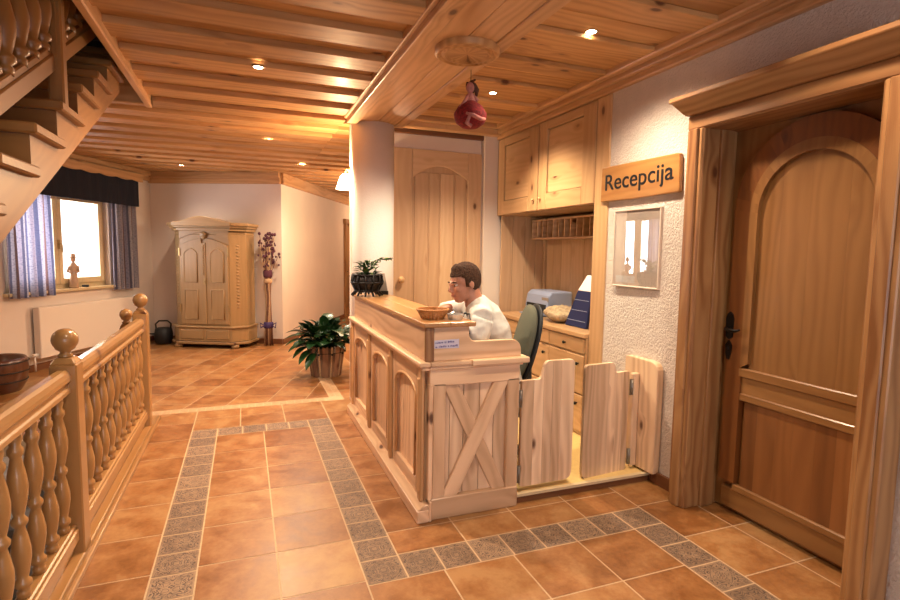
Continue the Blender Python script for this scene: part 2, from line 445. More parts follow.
# diagonal field of the turned wing
ct, st = math.cos(THETA+R(45)), math.sin(THETA+R(45)); D = .36
for i in range(-40, 40):
    for j in range(-40, 40):
        q = [(i*D+G, j*D+G), ((i+1)*D-G, j*D+G), ((i+1)*D-G, (j+1)*D-G), (i*D+G, (j+1)*D-G)]
        w = [(-.5 + a*ct - b*st, 8 + a*st + b*ct) for a, b in q]
        w = clip(w, -5.5, .805, 5.585, 12)
        if w: tile(w, 0, lambda x, y: ((x*ct+y*st)/.38, (-x*st+y*ct)/.38))
for i in range(-14, 5):
    for y0 in frange(-2, 5.5, .385)[:-1]:
        pass
grid_tiles([-5.6 + .38*k for k in range(10)] + [-1.88], frange(-2.0, 5.58, .385))
grid_tiles([-1.88, -1.5, -1.12, -.825], [5.07, 5.45])
grid_tiles([-1.88, -1.5, -1.12, -.9], [5.45, 5.585])
# grout bed around the stairwell opening
for a, b, c, d in ((-6, -1.88, -2.2, 18), (-.88, 7, -2.2, 18), (-1.88, -.88, 5.05, 18), (-1.88, -.88, -2.2, -1.5)):
    fl.box(a, b, c, d, -.12, -.0012, mi=3)
struct(fl.build('floor', [M['terra'], M['border'], M['mosaic'], M['grout']]))
# raised reception floor
p = MB().box(1.50, 2.588, 2.83, 5.30, .0, .055).build('floor_reception', M['yellow']); struct(p)
p = MB().box(1.53, 2.575, 2.80, 2.829, .043, .060).box(1.53, 2.575, 2.812, 2.829, 0.0, .043, mi=1).build('trim_1', [M['whitestrip'], M['basew']]); struct(p)

# ------------------------------------------------------------------ WALLS
w = MB()
w.box(2.77, 2.95, 1.43, 2.46, 0, 2.335).box(2.59, 2.95, -2.2, 1.43, 0, 3.0).box(2.59, 2.95, 2.46, 3.42, 0, 3.0).box(2.59, 2.95, 1.43, 2.46, 2.335, 3.0)  # first box, behind the door leaf, is added to stop light leaking under it
struct(w.build('wall_right', M['wall_r']))
w = MB(); w.box(1.2, 2.40, 5.36, 5.46, 2.60, 3.0).box(2.42, 3.3, 5.30, 5.46, 0, 3.0).box(1.0, 1.2, 5.36, 5.46, 0, 3.0)
struct(w.build('wall_reception', M['wall_s']))
w = MB(); w.box(2.59, 3.35, 3.42, 3.46, 0, 3.0).box(3.2, 3.35, 3.46, 5.46, 0, 3.0); struct(w.build('wall_niche', M['wall_s']))
RL = R(90)-THETA
w = MB()
w.box(-9, -2.67, 0, .3, 0, 3.0).box(-.97, .4, 0, .3, 0, 3.0).box(-2.67, -.97, 0, .3, 0, .95).box(-2.67, -.97, 0, .3, 2.27, 3.0)
struct(w.build('wall_left', M['wall_s'], None, 0, True, at=(*K1, 0), rotz=RL))
LB = math.hypot(K2[0]-K1[0], K2[1]-K1[1])
w = MB().box(0, LB, 0, .25, 0, 3.0); struct(w.build('wall_back', M['wall_s'], None, 0, True, at=(*K1, 0), rotz=-THETA))
w = MB().box(0, 3.63, 0.0, .25, 0, 3.0).box(3.63, 4.56, 0, .25, 2.14, 3).box(4.56, 9, 0, .25, 0, 3); struct(w.build('wall_corridor', M['wall_s'], None, 0, True, at=(*K2, 0), rotz=RL))
w = MB().box(-6.2, -.9, -2.4, -2.2, -.1, 3.0).box(2.1, 3.2, -2.4, -2.2, -.1, 3.0).box(-.9, 2.1, -2.4, -2.2, 2.35, 3.0).box(-6.2, -6.0, -2.2, 6, -.1, 3.0); struct(w.build('wall_front', M['wall_s']))  # entrance opening in this unseen wall is assumed, to admit daylight
w = MB().box(6.5, 6.7, 5.4, 18, 0, 3).box(3.3, 6.6, 5.3, 5.46, 0, 3).box(2, 6.6, 17.6, 17.8, 0, 3); struct(w.build('wall_far', M['wall_s']))
# baseboards
b = MB().box(-7, 0, -.018, 0, 0, .085); struct(b.build('baseboard_left', M['basew'], None, .003, True, at=(*K1, 0), rotz=RL))
b = MB().box(0, LB, -.018, 0, 0, .085); struct(b.build('baseboard_back', M['basew'], None, .003, True, at=(*K1, 0), rotz=-THETA))
b = MB().box(0, 3.53, -.018, 0, 0, .085); struct(b.build('baseboard_corridor', M['basew'], None, .003, True, at=(*K2, 0), rotz=RL))
b = MB().box(2.568, 2.59, 2.535, 2.80, 0, .085); struct(b.build('baseboard_right', M['basew'], None, .003))
# stairwell shaft
w = MB().box(-1.98, -1.88, -1.5, 5.05, -2.6, -.003).box(-.90, -.88, -1.5, 5.05, -2.6, -.125).box(-1.98, -.88, 5.05, 5.15, -2.6, -.125).box(-1.98, -.88, -1.6, -1.5, -2.6, -.125)
struct(w.build('wall_stairwell', M['wall_s']))
struct(MB().box(-1.98, -.88, -1.6, 5.15, -2.7, -2.6).build('floor_lower', M['grout']))

# ------------------------------------------------------------------ CEILING
ZB, ZT = 2.742, 2.785
c = MB()
def slab(x0, x1, y0, y1):
    y = 3.03 + .412*math.floor((y0-3.03)/.412)
    while y < y1:
        a, b_ = max(y, y0), min(y+.215, y1)
        if b_ > a: c.box(x0, x1, a, b_, ZB, ZT, 'x')
        a, b_ = max(y+.19, y0), min(y+.435, y1)
        if b_ > a: c.box(x0, x1, a, b_, ZT-.004, ZT+.02, 'x')
        y += .412
slab(-.70, .90, -2.2, 5.12); slab(-6, .90, 5.12, 12.5); slab(-6, -1.86, -2.2, 5.12); slab(.90, 6.8, 5.40, 17.8); slab(-1, .9, 12.5, 17.8)
c.box(-.70, 6.8, -2.2, 18, 2.98, 3.05); c.box(-6, -.7, 5.12, 18, 2.98, 3.05); c.box(-6, -1.86, -2.2, 5.12, 2.98, 3.05)
struct(c.build('ceiling', M['ceil'], None, .003))
# reception ceiling with battens
c = MB()
for k in range(-12, 6):
    y = 2.86 + .49*k
    if y > 5.3: break
    boards(c, 'y', y, min(y+.49, 5.35), 2, lambda a, b_: c.box(1.40, 2.60, a, b_, 2.875, 2.9, 'x'))
    c.box(1.40, 2.60, y-.02, min(y+.17, 5.35), 2.845, 2.876, 'x')
struct(c.build('ceiling_reception', M['ceil'], None, .004))
# soffit beam
s = MB().box(.888, .985, -2.2, 4.97, 2.695, 2.80).box(.86, .89, -2.2, 4.97, 2.735, 2.80).box(1.335, 1.425, -2.2, 4.97, 2.705, 2.90)
boards(s, 'x', .985, 1.335, 2, lambda a, b_: s.box(a, b_, -2.2, 4.97, 2.712, 2.75, 'y'))
s.box(.888, 1.425, 4.97, 5.0, 2.70, 2.90)
struct(s.build('trim_2', M['beam'], None, .007, seg=2))
# cornice on the right wall and across the reception back
s = MB()
for x0, z0, z1 in ((2.555, 2.745, 2.80), (2.52, 2.79, 2.84), (2.47, 2.83, 2.90)):
    s.box(x0, 2.60, -2.2, 5.30, z0, z1)
struct(s.build('trim_3', M['beam'], None, .012, seg=2))
s = MB().box(1.40, 2.555, 5.20, 5.30, 2.775, 2.84).box(1.40, 2.52, 5.13, 5.30, 2.83, 2.90).box(1.2, 2.42, 5.33, 5.36, 2.735, 2.79, mi=1)  # dark strip over the lintel paints in the shadow gap under the cornice
struct(s.build('trim_4', [M['beam'], M['basew']], None, .008))
# crown beams of the turned wing
s = MB().box(-8, 0, -.05, 0.02, 2.60, 2.75).box(-8, 0, -.09, 0.02, 2.68, 2.75); struct(s.build('trim_5', M['beam'], None, .01, True, at=(*K1, 0), rotz=RL))
s = MB().box(0, LB, -.05, 0.02, 2.57, 2.75).box(0, LB, -.09, 0.02, 2.66, 2.75); struct(s.build('trim_6', M['beam'], None, .01, True, at=(*K1, 0), rotz=-THETA))
s = MB().box(0, 9, -.05, 0.02, 2.57, 2.75); struct(s.build('trim_7', M['beam'], None, .01, True, at=(*K2, 0), rotz=RL))
# edge board of the opening over the stairs, and the landing above
s = MB().box(-.738, -.688, -2.2, 5.13, 2.69, 2.98).box(-1.86, -.688, 5.05, 5.13, 2.70, 2.98); struct(s.build('trim_8', M['beam'], None, .008))
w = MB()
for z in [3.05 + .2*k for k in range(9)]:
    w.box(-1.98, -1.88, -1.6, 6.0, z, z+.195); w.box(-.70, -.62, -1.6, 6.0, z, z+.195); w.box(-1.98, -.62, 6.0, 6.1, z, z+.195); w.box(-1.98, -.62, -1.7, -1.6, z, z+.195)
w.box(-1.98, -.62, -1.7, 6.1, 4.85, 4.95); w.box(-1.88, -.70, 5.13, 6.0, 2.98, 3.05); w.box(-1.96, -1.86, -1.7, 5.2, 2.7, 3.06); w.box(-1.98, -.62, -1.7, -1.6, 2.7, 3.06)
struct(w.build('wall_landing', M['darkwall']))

# column
co = MB().lathe([(.196, 0), (.196, 2.72)], (1.152, 5.06, 0), 48).build('column', M['column']); struct(co, 'round white plastered column at the far end of the reception counter', 'column')

# ------------------------------------------------------------------ DOOR 1 (right wall)
d = struct(thing('door_1', 'large larch door with arched upper panel and black handle in the right wall', 'door', (2.7, 1.95, 0)))
m = MB()
m.box(2.475, 2.60, 2.415, 2.53, 0, 2.285).box(2.462, 2.48, 2.44, 2.505, 0, 2.285)
m.box(2.475, 2.60, 1.365, 1.48, 0, 2.285).box(2.462, 2.48, 1.39, 1.455, 0, 2.285)
m.box(2.475, 2.60, 1.365, 2.53, 2.285, 2.366)
m.build('casing', M['casing'], d, .006)
m = MB()
pr = [(2.475, 2.365), (2.455, 2.368), (2.44, 2.378), (2.378, 2.432), (2.36, 2.438), (2.36, 2.464), (2.60, 2.464), (2.60, 2.365)]
m.prism([(x, 1.30, z) for x, z in pr], (0, 1.27, 0), (0, 1, 0))
for v in m.bm.verts:
    o_ = max(0, 2.475-v.co.x)*.42; v.co.y = 2.525+o_ if v.co.y > 2 else 1.37-o_
m.build('crown_moulding', M['casing'], d, .004)
m = MB()
for a, b_ in ((2.408, 2.46), (1.432, 1.487)):
    m.box(2.483, 2.76, a, b_, 0, 2.284)
m.box(2.60, 2.70, 2.39, 2.42, 0, 2.28).box(2.483, 2.76, 1.432, 2.46, 2.279, 2.333)
m.build('jamb', M['casing'], d, .004)
leaf = MB(); leaf.box(2.735, 2.76, 1.48, 2.415, .012, 2.285); lf = leaf.build('door_leaf', M['door'], d, .003)
CY, SR = 1.90, .437
def arch_poly(r, z0, zs, cy=CY, n=20): return [(cy+r, z0)] + arc(cy, zs, r, 0, 180, n) + [(cy-r, z0)]
def ring_plate(mb, outer, inner, x0, dx, g=(0, 0, 1)):
    n = len(outer)
    for i in range(n-1):
        q = [outer[i], outer[i+1], inner[i+1], inner[i]]
        mb.prism([(x0, a, b_) for a, b_ in q], (dx, 0, 0), g, TINT)
TINT = (.3, .35, .5)
m = MB(); ring_plate(m, arch_poly(.452, .20, 1.815), arch_poly(.345, .20, 1.80), 2.692, .046); m.build('arch_frame', M['doormid'], d, .0)
m = MB(); ring_plate(m, arch_poly(.35, .90, 1.80), arch_poly(.30, .93, 1.79), 2.688, .04); m.build('arch_moulding', M['door'], d, .0)
m = MB()
m.box(2.69, 2.73, CY-.36, CY+.36, .845, .90).box(2.705, 2.73, CY-.44, CY+.44, .74, .86).box(2.695, 2.73, CY-.36, CY+.36, .705, .75)
m.box(2.705, 2.74, CY-.44, CY+.44, .035, .16).box(2.695, 2.73, CY-.36, CY+.36, .155, .195)
m.build('rail', M['door'], d, .006)
m = MB()
boards(m, 'y', CY-.31, CY+.31, 4, lambda a, b_: m.prism([(2.712, y, z) for y, z in [(a, .9), (b_, .9), (b_, 1.79+math.sqrt(max(0, .31**2-(b_-CY)**2))), ((a+b_)/2, 1.79+math.sqrt(max(0, .31**2-((a+b_)/2-CY)**2))), (a, 1.79+math.sqrt(max(0, .31**2-(a-CY)**2)))]], (.012, 0, 0)), .0004)
m.build('upper_panel', M['door'], d)
m = MB(); boards(m, 'y', CY-.32, CY+.32, 6, lambda a, b_: m.box(2.712, 2.737, a, b_, .19, .71, 'z'), .0004)
m.build('lower_panel', M['doorlow'], d)
m = MB()
m.prism([(2.692, 2.335 + a, 1.13 + b_) for a, b_ in [(.022, -.06), (.026, .05), (.018, .075), (0, .09), (-.018, .075), (-.026, .05), (-.022, -.06), (0, -.075)]], (-.008, 0, 0))
m.tube([(2.70, 2.335, 1.12), (2.655, 2.335, 1.12), (2.648, 2.32, 1.118), (2.645, 2.26, 1.115), (2.65, 2.235, 1.125)], [.011, .011, .012, .009, .006], 8)
m.build('handle', M['darkm'], d)
m = MB(); m.prism([(2.692, 2.335 + a, 1.0 + b_) for a, b_ in [(.018, -.03), (.022, .02), (0, .05), (-.022, .02), (-.018, -.03), (-.008, -.065), (.008, -.065)]], (-.007, 0, 0))
m.ell((2.684, 2.335, 1.0), (.006, .009, .018), 8, 6); m.build('key_plate', M['darkm'], d)

# ------------------------------------------------------------------ DOOR 2 (behind the counter)
d = struct(thing('door_2', 'pale wooden door with arched panels behind the reception desk', 'door', (1.8, 5.33, 0)))
m = MB(); m.box(1.38, 2.40, 5.345, 5.375, 0.06, 2.59); m.build('door_leaf', M['panelling'], d)
m = MB(); m.box(1.38, 1.62, 5.325, 5.35, .06, 2.59).box(2.24, 2.40, 5.325, 5.35, .06, 2.59)
pts = [(1.62, 2.30)] + [(1.62+.62*i/16, 2.30 + .13*math.sin(PI*i/16)) for i in range(17)] + [(2.24, 2.30), (2.24, 2.59), (1.62, 2.59)]
m.prism([(x, 5.325, z) for x, z in pts[1:-3] + pts[-3:]], (0, .025, 0), (1, 0, 0)); m.build('door_frame', M['panelling'], d, .006)
m = MB(); boards(m, 'x', 1.64, 2.22, 4, lambda a, b_: m.box(a+.006, b_-.006, 5.335, 5.352, .2, 2.36, 'z')); m.build('panel', M['panelling'], d, .006)
m = MB(); m.ell((1.50, 5.28, 1.25), (.035, .03, .035)); m.lathe([(.03, 0), (.012, .01), (.012, .04)], (1.50, 5.325, 1.25), 12, (0, -1, 0)); m.build('knob', M['cab'], d)

# DOOR 3 (corridor)
d = struct(thing('door_3', 'reddish door with wooden casing far down the corridor wall', 'door', (*K2, 0), RL))
m = MB(); m.box(3.54, 3.64, -.05, .02, 0, 2.16).box(4.55, 4.65, -.05, .02, 0, 2.16).box(3.50, 4.69, -.07, .02, 2.13, 2.24); m.build('casing', M['casing'], d, .006, True)
m = MB(); m.box(3.64, 4.55, .03, .07, 0, 2.13).box(3.76, 4.44, .015, .03, 1.1, 2.0).box(3.76, 4.44, .015, .03, .15, .95); m.build('door_leaf', M['casing'], d, .006, True)
m = MB(); m.tube([(3.71, .03, 1.05), (3.71, -.02, 1.05), (3.82, -.02, 1.05)], .01); m.build('handle', M['darkm'], d, 0, True)

# ------------------------------------------------------------------ RECEPTION COUNTER
t = thing('reception_counter', 'pale pine reception counter with arched front panels and crossed boards on its end', 'counter', (.93, 2.8, 0))
m = MB(); m.box(.888, .96, 2.765, 4.985, 0, .075).prism([(.888, 2.765, .075), (.93, 2.765, .105), (.96, 2.765, .105), (.96, 2.765, .075)], (0, 2.22, 0), (0, 1, 0))
m.box(.96, .975, 2.765, 2.80, 0, .12); m.build('plinth', M['counter'], t, .005)
m = MB()
boards(m, 'y', 2.83, 4.95, 13, lambda a, b_: m.box(.962, .985, a, b_, .05, .90, 'z'))
m.build('front_boards', M['counter'], t, .002)
bays = [(2.86, 3.53), (3.53, 4.21), (4.21, 4.93)]
m = MB()
for a, b_ in bays:
    a += .03; b_ -= .03; s0, s1 = a+.075, b_-.075; ct_, n = (s0+s1)/2, 18; hw = (s1-s0)/2
    m.box(.938, .965, a, s0, .10, .885, 'z').box(.938, .965, s1, b_, .10, .885, 'z').box(.938, .965, s0, s1, .10, .19, 'y')
    def az(y):
        q = abs(y-ct_)/hw
        return .70 if q > .86 else .70 + .075*math.sqrt(max(0, 1-(q/.86)**2))
    ys = [s0 + (s1-s0)*i/n for i in range(n+1)]
    m.prism([(.938, y, az(y)) for y in ys] + [(.938, s1, .885), (.938, s0, .885)], (.027, 0, 0), (0, 1, 0))
m.build('front_frame', M['counter'], t, .004)
m = MB()
for a, b_ in bays:
    s0, s1 = a+.118, b_-.118; ct_ = (s0+s1)/2; hw = (s1-s0)/2+.012
    m.tube([(.94, s0, .20)] + [(.94, ct_-hw*math.cos(PI*i/14), .69+.085*math.sin(PI*i/14)) for i in range(15)] + [(.94, s1, .20)], .011, 6)
m.build('arch_bead', M['beam'], t)
for y in (2.845, 3.53, 4.21, 4.93):
    m = MB().box(.918, .945, y-.028, y+.028, .10, .885).box(.908, .945, y-.02, y+.02, .16, .83); m.build('stile', M['beam'], t, .008)
# end
m = MB(); boards(m, 'x', 1.0, 1.50, 5, lambda a, b_: m.box(a, b_, 2.822, 2.845, .05, .90, 'z')); m.build('end_boards', M['pale'], t, .002)
m = MB()
m.box(.958, .985, 2.79, 2.83, .115, .80).box(.985, 1.062, 2.788, 2.825, .12, .80).box(1.455, 1.535, 2.788, 2.825, .12, .80)
m.box(.962, 1.535, 2.788, 2.83, .785, .89).box(.975, 1.535, 2.780, 2.83, 0, .125)
m.build('end_frame', M['counter'], t, .005)
x0, x1 = 1.068, 1.445
for (p, q, yy) in (((x0, .80), (x1, .11), 2.814), ((x1, .80), (x0, .11), 2.806)):
    m = MB().bar((p[0]+.02 if p[0] < 1.2 else p[0]-.02, yy, p[1]-.0), (q[0]-.02 if q[0] > 1.2 else q[0]+.02, yy, q[1]), .024, .088, (0, 0, 1), (.5, .75 if yy < 2.81 else .3, .5)); m.build('cross_brace', M['counter'], t, .005)
m = MB(); m.box(1.50, 1.535, 2.83, 2.9, .05, .9).box(.985, 1.0, 2.85, 4.93, .05, 1.12).box(1.0, 1.5, 4.9, 4.94, .05, .9); m.build('inner_side', M['counter'], t)
# ledge moulding at mid height
m = MB()
m.box(.912, .96, 2.775, 4.95, .880, .903).box(.896, .96, 2.765, 4.96, .903, .930)
m.box(.96, 1.55, 2.775, 2.85, .880, .903).box(.96, 1.22, 2.765, 2.85, .903, .930).box(1.205, 1.578, 2.745, 2.85, .897, .932)
m.build('ledge', M['counter'], t, .007, seg=2)
# upper box
m = MB(); m.box(.936, .965, 2.80, 4.86, .930, 1.125); m.build('upper_front', M['counter'], t, .003)
m = MB(); m.box(.932, .984, 2.783, 2.805, .930, 1.125); m.build('corner_strip', M['casing'], t, .004)
o = [(.984, .930), (.984, 1.125), (1.20, 1.125), (1.20, 1.075)] + arc(1.24, 1.075, .04, 180, 270, 6)[1:] + arc(1.475, .97, .065, 90, 0, 8) + [(1.54, .930)]
m = MB().prism([(x, 2.79, z) for x, z in o], (0, .03, 0), (1, 0, 0), (.2, .55, .4)); m.build('upper_end', M['counter'], t, .006, seg=2)
m = MB(); boards(m, 'x', .918, 1.232, 2, lambda a, b_: m.box(a, b_, 2.765, 4.86, 1.125, 1.152, 'y'), .0004); m.build('countertop', M['top'], t, .006, seg=2)
m = MB().box(1.0, 1.48, 2.85, 4.9, .715, .745); m.build('desk_top', M['cab'], t, .004)
m = MB(); m.prism([(.986, 2.789, 1.004), (1.136, 2.789, 1.001), (1.136, 2.789, 1.053), (.986, 2.789, 1.050)], (0, -.001, 0)); stk = m.build('sticker', M['sticker'], t)
stk['label'] = 'small pale sticker with two lines of violet print'
m = MB()
for zz, seq in ((1.036, (.046, .012, .040)), (1.012, (.012, .046, .008, .044))):
    x = .993
    for wd in seq:
        n = max(2, int(wd/.006))
        for i in range(n):
            xx = x + wd*i/n; zq = zz + (xx-.993)*.03; hgt = random.uniform(.007, .011)
            m.box(xx, xx+.0022, 2.7862, 2.7875, zq-.005, zq-.005+hgt)
            if random.random() < .7: m.box(xx, xx+.0045, 2.7862, 2.7875, zq+random.choice((-.005, 0, .004)), zq+random.choice((-.003, .002, .006)))
        x += wd + .008
m.build('print', M['ink'], stk)

# things on the counter
t = thing('wicker_basket', 'small shallow round wicker basket on the counter top', 'basket', (1.035, 2.965, 1.152))
m = MB()
for k in range(6):
    z = 1.157 + .0085*k; r = .062 + .0055*k; m.tube([(1.035+r*math.cos(a*PI/14)*1.0, 2.965+r*math.sin(a*PI/14), z + .0012*(-1)**a) for a in range(28)], .0045, 6, closed=True)
m.lathe([(.001, 0), (.066, 0), (.066, .006), (.001, .006)], (1.035, 2.965, 1.152), 20, caps=False)
m.build('bowl', M['wicker'], t)
m = MB()
for a in range(20):
    q = a*PI/10; m.tube([(1.035+.064*math.cos(q), 2.965+.064*math.sin(q), 1.153), (1.035+.093*math.cos(q), 2.965+.093*math.sin(q), 1.205)], .0035, 5)
m.build('stakes', M['wicker'], t)
m = MB().tube([(1.035+.094*math.cos(a*PI/14), 2.965+.094*math.sin(a*PI/14), 1.207) for a in range(28)], .006, 6, closed=True); m.build('rim', M['wicker'], t)
t = MB().lathe([(.001, .008), (.036, .008), (.045, .032), (.050, .034), (.052, .030), (.042, .0), (.001, 0)], (1.152, 2.895, 1.152), 14, smooth=False).build('ashtray', M['pglass'], at=(1.152, 2.895, 1.152))
tag(t, 'small clear glass dish beside the wicker basket on the counter', 'dish')
# planter on the far end of the counter
PX, PY, PZ = .985, 4.55, 1.152
t = thing('tabletop_planter', 'dark wrought planter with a trailing green plant on the far end of the counter', 'potted plant', (PX, PY, PZ))
m = MB(); m.lathe([(.06, .035), (.10, .06), (.118, .12), (.125, .185), (.112, .187), (.10, .15), (.02, .14)], (PX, PY, PZ), 20); m.build('pot', M['wrought'], t)
m = MB()
for a in range(12):
    q = a*PI/6+.2; c_, s_ = math.cos(q), math.sin(q); m.tube([(PX+.125*c_, PY+.125*s_, PZ+.185), (PX+.135*c_, PY+.135*s_, PZ+.12), (PX+.10*c_, PY+.10*s_, PZ+.05), (PX+.135*c_, PY+.135*s_, PZ+.0095)], .009, 6)
for z, r in ((.185, .128), (.12, .137), (.05, .103)): m.tube([(PX+r*math.cos(a*PI/10), PY+r*math.sin(a*PI/10), PZ+z) for a in range(20)], .008, 6, closed=True)
m.build('stand', M['darkm'], t)
def leaf_card(m, base, d, ln, wd, droop=.3, mi=0, fold=.25, n=5):
    base, d = Vector(base), Vector(d).normalized(); sd = d.cross(Vector((0, 0, 1)))
    if sd.length < .1: sd = Vector((1, 0, 0))
    sd.normalize(); up = sd.cross(d); rows = []
    for i in range(n+1):
        q = i/n; c_ = base + d*ln*q + Vector((0, 0, -1))*droop*ln*q*q; ww = wd*math.sin(PI*min(1, .08+q*.92))**.75*(1 - .25*q)
        rows.append([m.bm.verts.new(c_ - sd*ww/2 + up*fold*ww), m.bm.verts.new(c_), m.bm.verts.new(c_ + sd*ww/2 + up*fold*ww)])
    t_ = (random.random(), random.random(), random.random())
    for a, b_ in zip(rows, rows[1:]):
        for j in (0, 1):
            f = m.bm.faces.new([a[j], a[j+1], b_[j+1], b_[j]]); f.smooth = True; f.material_index = mi
            for l in f.loops: l[m.tl] = (*t_, 1)
m = MB(); rnd = random.Random(3)
for k in range(90):
    q = rnd.uniform(0, 2*PI); r = rnd.uniform(0, .08)
    leaf_card(m, (PX+r*math.cos(q), PY+r*math.sin(q), PZ+.17+rnd.uniform(0, .12)), (math.cos(q), math.sin(q), rnd.uniform(.2, 1.5)), rnd.uniform(.05, .09), .03, .4, mi=0 if rnd.random() < .6 else 1)
vine = [Vector((PX+.05, PY, PZ+.25)), Vector((PX+.10, PY-.02, PZ+.32)), Vector((PX+.15, PY-.03, PZ+.315)), Vector((PX+.19, PY-.04, PZ+.32))]
m.tube(vine, .003, 5)
for p, q in zip(vine, vine[1:]):
    for f in (.2, .5, .8):
        for sg in (-1, 1): leaf_card(m, p.lerp(q, f), (.5, sg*.6, rnd.uniform(0, .6)), .055, .035, .3, mi=1)
m.build('foliage', [M['leaf'], M['leafl']], t)
t = thing('card_stand', 'narrow grey leaflet stand leaning behind the counter planter', 'leaflet stand', (1.16, 4.74, 1.152))
m = MB(); m.hexa([(1.11, 4.75, 1.152), (1.21, 4.70, 1.152), (1.215, 4.715, 1.152), (1.115, 4.765, 1.152), (1.10, 4.80, 1.34), (1.19, 4.755, 1.34), (1.195, 4.77, 1.34), (1.105, 4.815, 1.34)]); m.build('back_panel', M['grey'], t)
m = MB(); m.hexa([(1.10, 4.715, 1.152), (1.20, 4.665, 1.152), (1.21, 4.69, 1.152), (1.11, 4.74, 1.152), (1.10, 4.715, 1.185), (1.20, 4.665, 1.185), (1.21, 4.69, 1.185), (1.11, 4.74, 1.185)]); m.build('front_lip', M['wrought'], t)

# ------------------------------------------------------------------ SALOON GATES
def rounded(pts, rad, n=5):
    out = []
    for i in range(len(pts)):
        p0, p1, p2 = Vector(pts[i-1]), Vector(pts[i]), Vector(pts[(i+1) % len(pts)]); r = rad[i] if isinstance(rad, list) else rad
        a = p1 + (p0-p1).normalized()*r; b_ = p1 + (p2-p1).normalized()*r
        for k in range(n+1):
            q = k/n; out.append(tuple((a*(1-q)**2 + p1*2*q*(1-q) + b_*q*q)))
    return out
def hinge(m, x, y, z): m.box(x-.012, x+.012, y-.006, y+.004, z-.055, z+.055).lathe([(.007, 0), (.007, .1)], (x, y-.006, z-.05), 8)
def gate(name, label, outline, y0, y1, splits, hx, hy, hz):
    t = thing(name, label, 'gate', (hx, hy, 0))
    ol = rounded(outline[0], outline[1])
    xs = [p[0] for p in ol]; a, b_ = min(xs), max(xs); m = MB()
    cuts = [a-.01] + splits + [b_+.01]
    for c0, c1 in zip(cuts, cuts[1:]):
        pl = clip(ol, c0, c1, -1, 2)
        if len(pl) > 2: m.prism([(x, y0+(y1-y0)*(x-a)/(b_-a), z) for x, z in pl], (0, .028, 0), (0, 0, 1))
    m.build('panel', M['pale'], t, .004, seg=2)
    for z in hz:
        h = MB(); hinge(h, hx, hy, z); h.build('hinge', M['steel'], t)
    return t
gate('saloon_gate', 'left leaf of the low pine saloon gate, hinged on the counter end', ([(1.578, .085), (1.578, .765), (1.715, .765), (1.745, .878), (1.965, .878), (1.965, .085)], [.03, .012, .025, .035, .035, .06]), 2.835, 2.845, [1.665, 1.735, 1.80, 1.865], 1.566, 2.832, (.655, .175))
gate('saloon_gate', 'right leaf of the low pine saloon gate, hinged on the wall post', ([(2.065, .05), (2.065, .822), (2.315, .822), (2.333, .75), (2.452, .75), (2.452, .05)], [.05, .03, .025, .012, .012, .03]), 2.87, 2.91, [2.20, 2.27, 2.335, 2.40], 2.468, 2.905, (.64, .15))
t = thing('gate_post', 'rounded pine gate post board fixed to the white wall', 'post', (2.55, 2.9, .06))
m = MB(); m.prism([(2.535, y, z) for y, z in rounded([(2.735, .07), (2.735, .835), (3.06, .835), (3.06, .07)], [.02, .08, .03, .02])], (.053, 0, 0)); m.build('board', M['pale'], t, .006, seg=2)
m = MB(); m.box(2.482, 2.534, 2.90, 2.94, .075, .735); m.build('batten', M['pale'], t, .01, seg=2)

# ------------------------------------------------------------------ SIGN AND PICTURE
t = thing('reception_sign', 'wooden sign with black lettering reading Recepcija on the white wall', 'sign', (2.59, 3.05, 1.94))
m = MB(); m.prism([(2.588, y, z) for y, z in rounded([(3.455, 1.942), (3.452, 2.202), (3.05, 2.196), (2.668, 2.192), (2.656, 1.945), (3.1, 1.938)], [.015, .012, .05, .02, .02, .05], 3)], (-.032, 0, 0), (0, 1, 0)); m.build('board', M['signw'], t, .008, seg=2)
text_obj('lettering', 'Recepcija', .165, M['letter'], t, frame_mtx((2.5545, 3.06, 2.078), (0, -1, .012), (0, .012, 1)), .0015, 1.12)
t = thing('picture_frame', 'glass fronted white notice frame on the wall under the sign', 'picture', (2.583, 3.04, 1.32))
m = MB(); m.box(2.574, 2.588, 2.825, 3.275, 1.325, 1.86); m.build('mount', M['paper'], t)
m = MB()
m.box(2.564, 2.588, 2.815, 2.825, 1.315, 1.868).box(2.564, 2.588, 3.272, 3.282, 1.315, 1.868).box(2.564, 2.588, 2.825, 3.272, 1.315, 1.325).box(2.564, 2.588, 2.825, 3.272, 1.858, 1.868); m.build('frame', M['whiteframe'], t, .002)
m = MB(); m.box(2.5735, 2.5742, 3.05, 3.25, 1.345, 1.395); m.build('paper_slip', M['paperw'], t)
m = MB(); m.box(2.568, 2.570, 2.825, 3.272, 1.325, 1.858); m.build('glass', M['picglass'], t)
t.rotation_euler = (0, R(-.35), R(1.0))

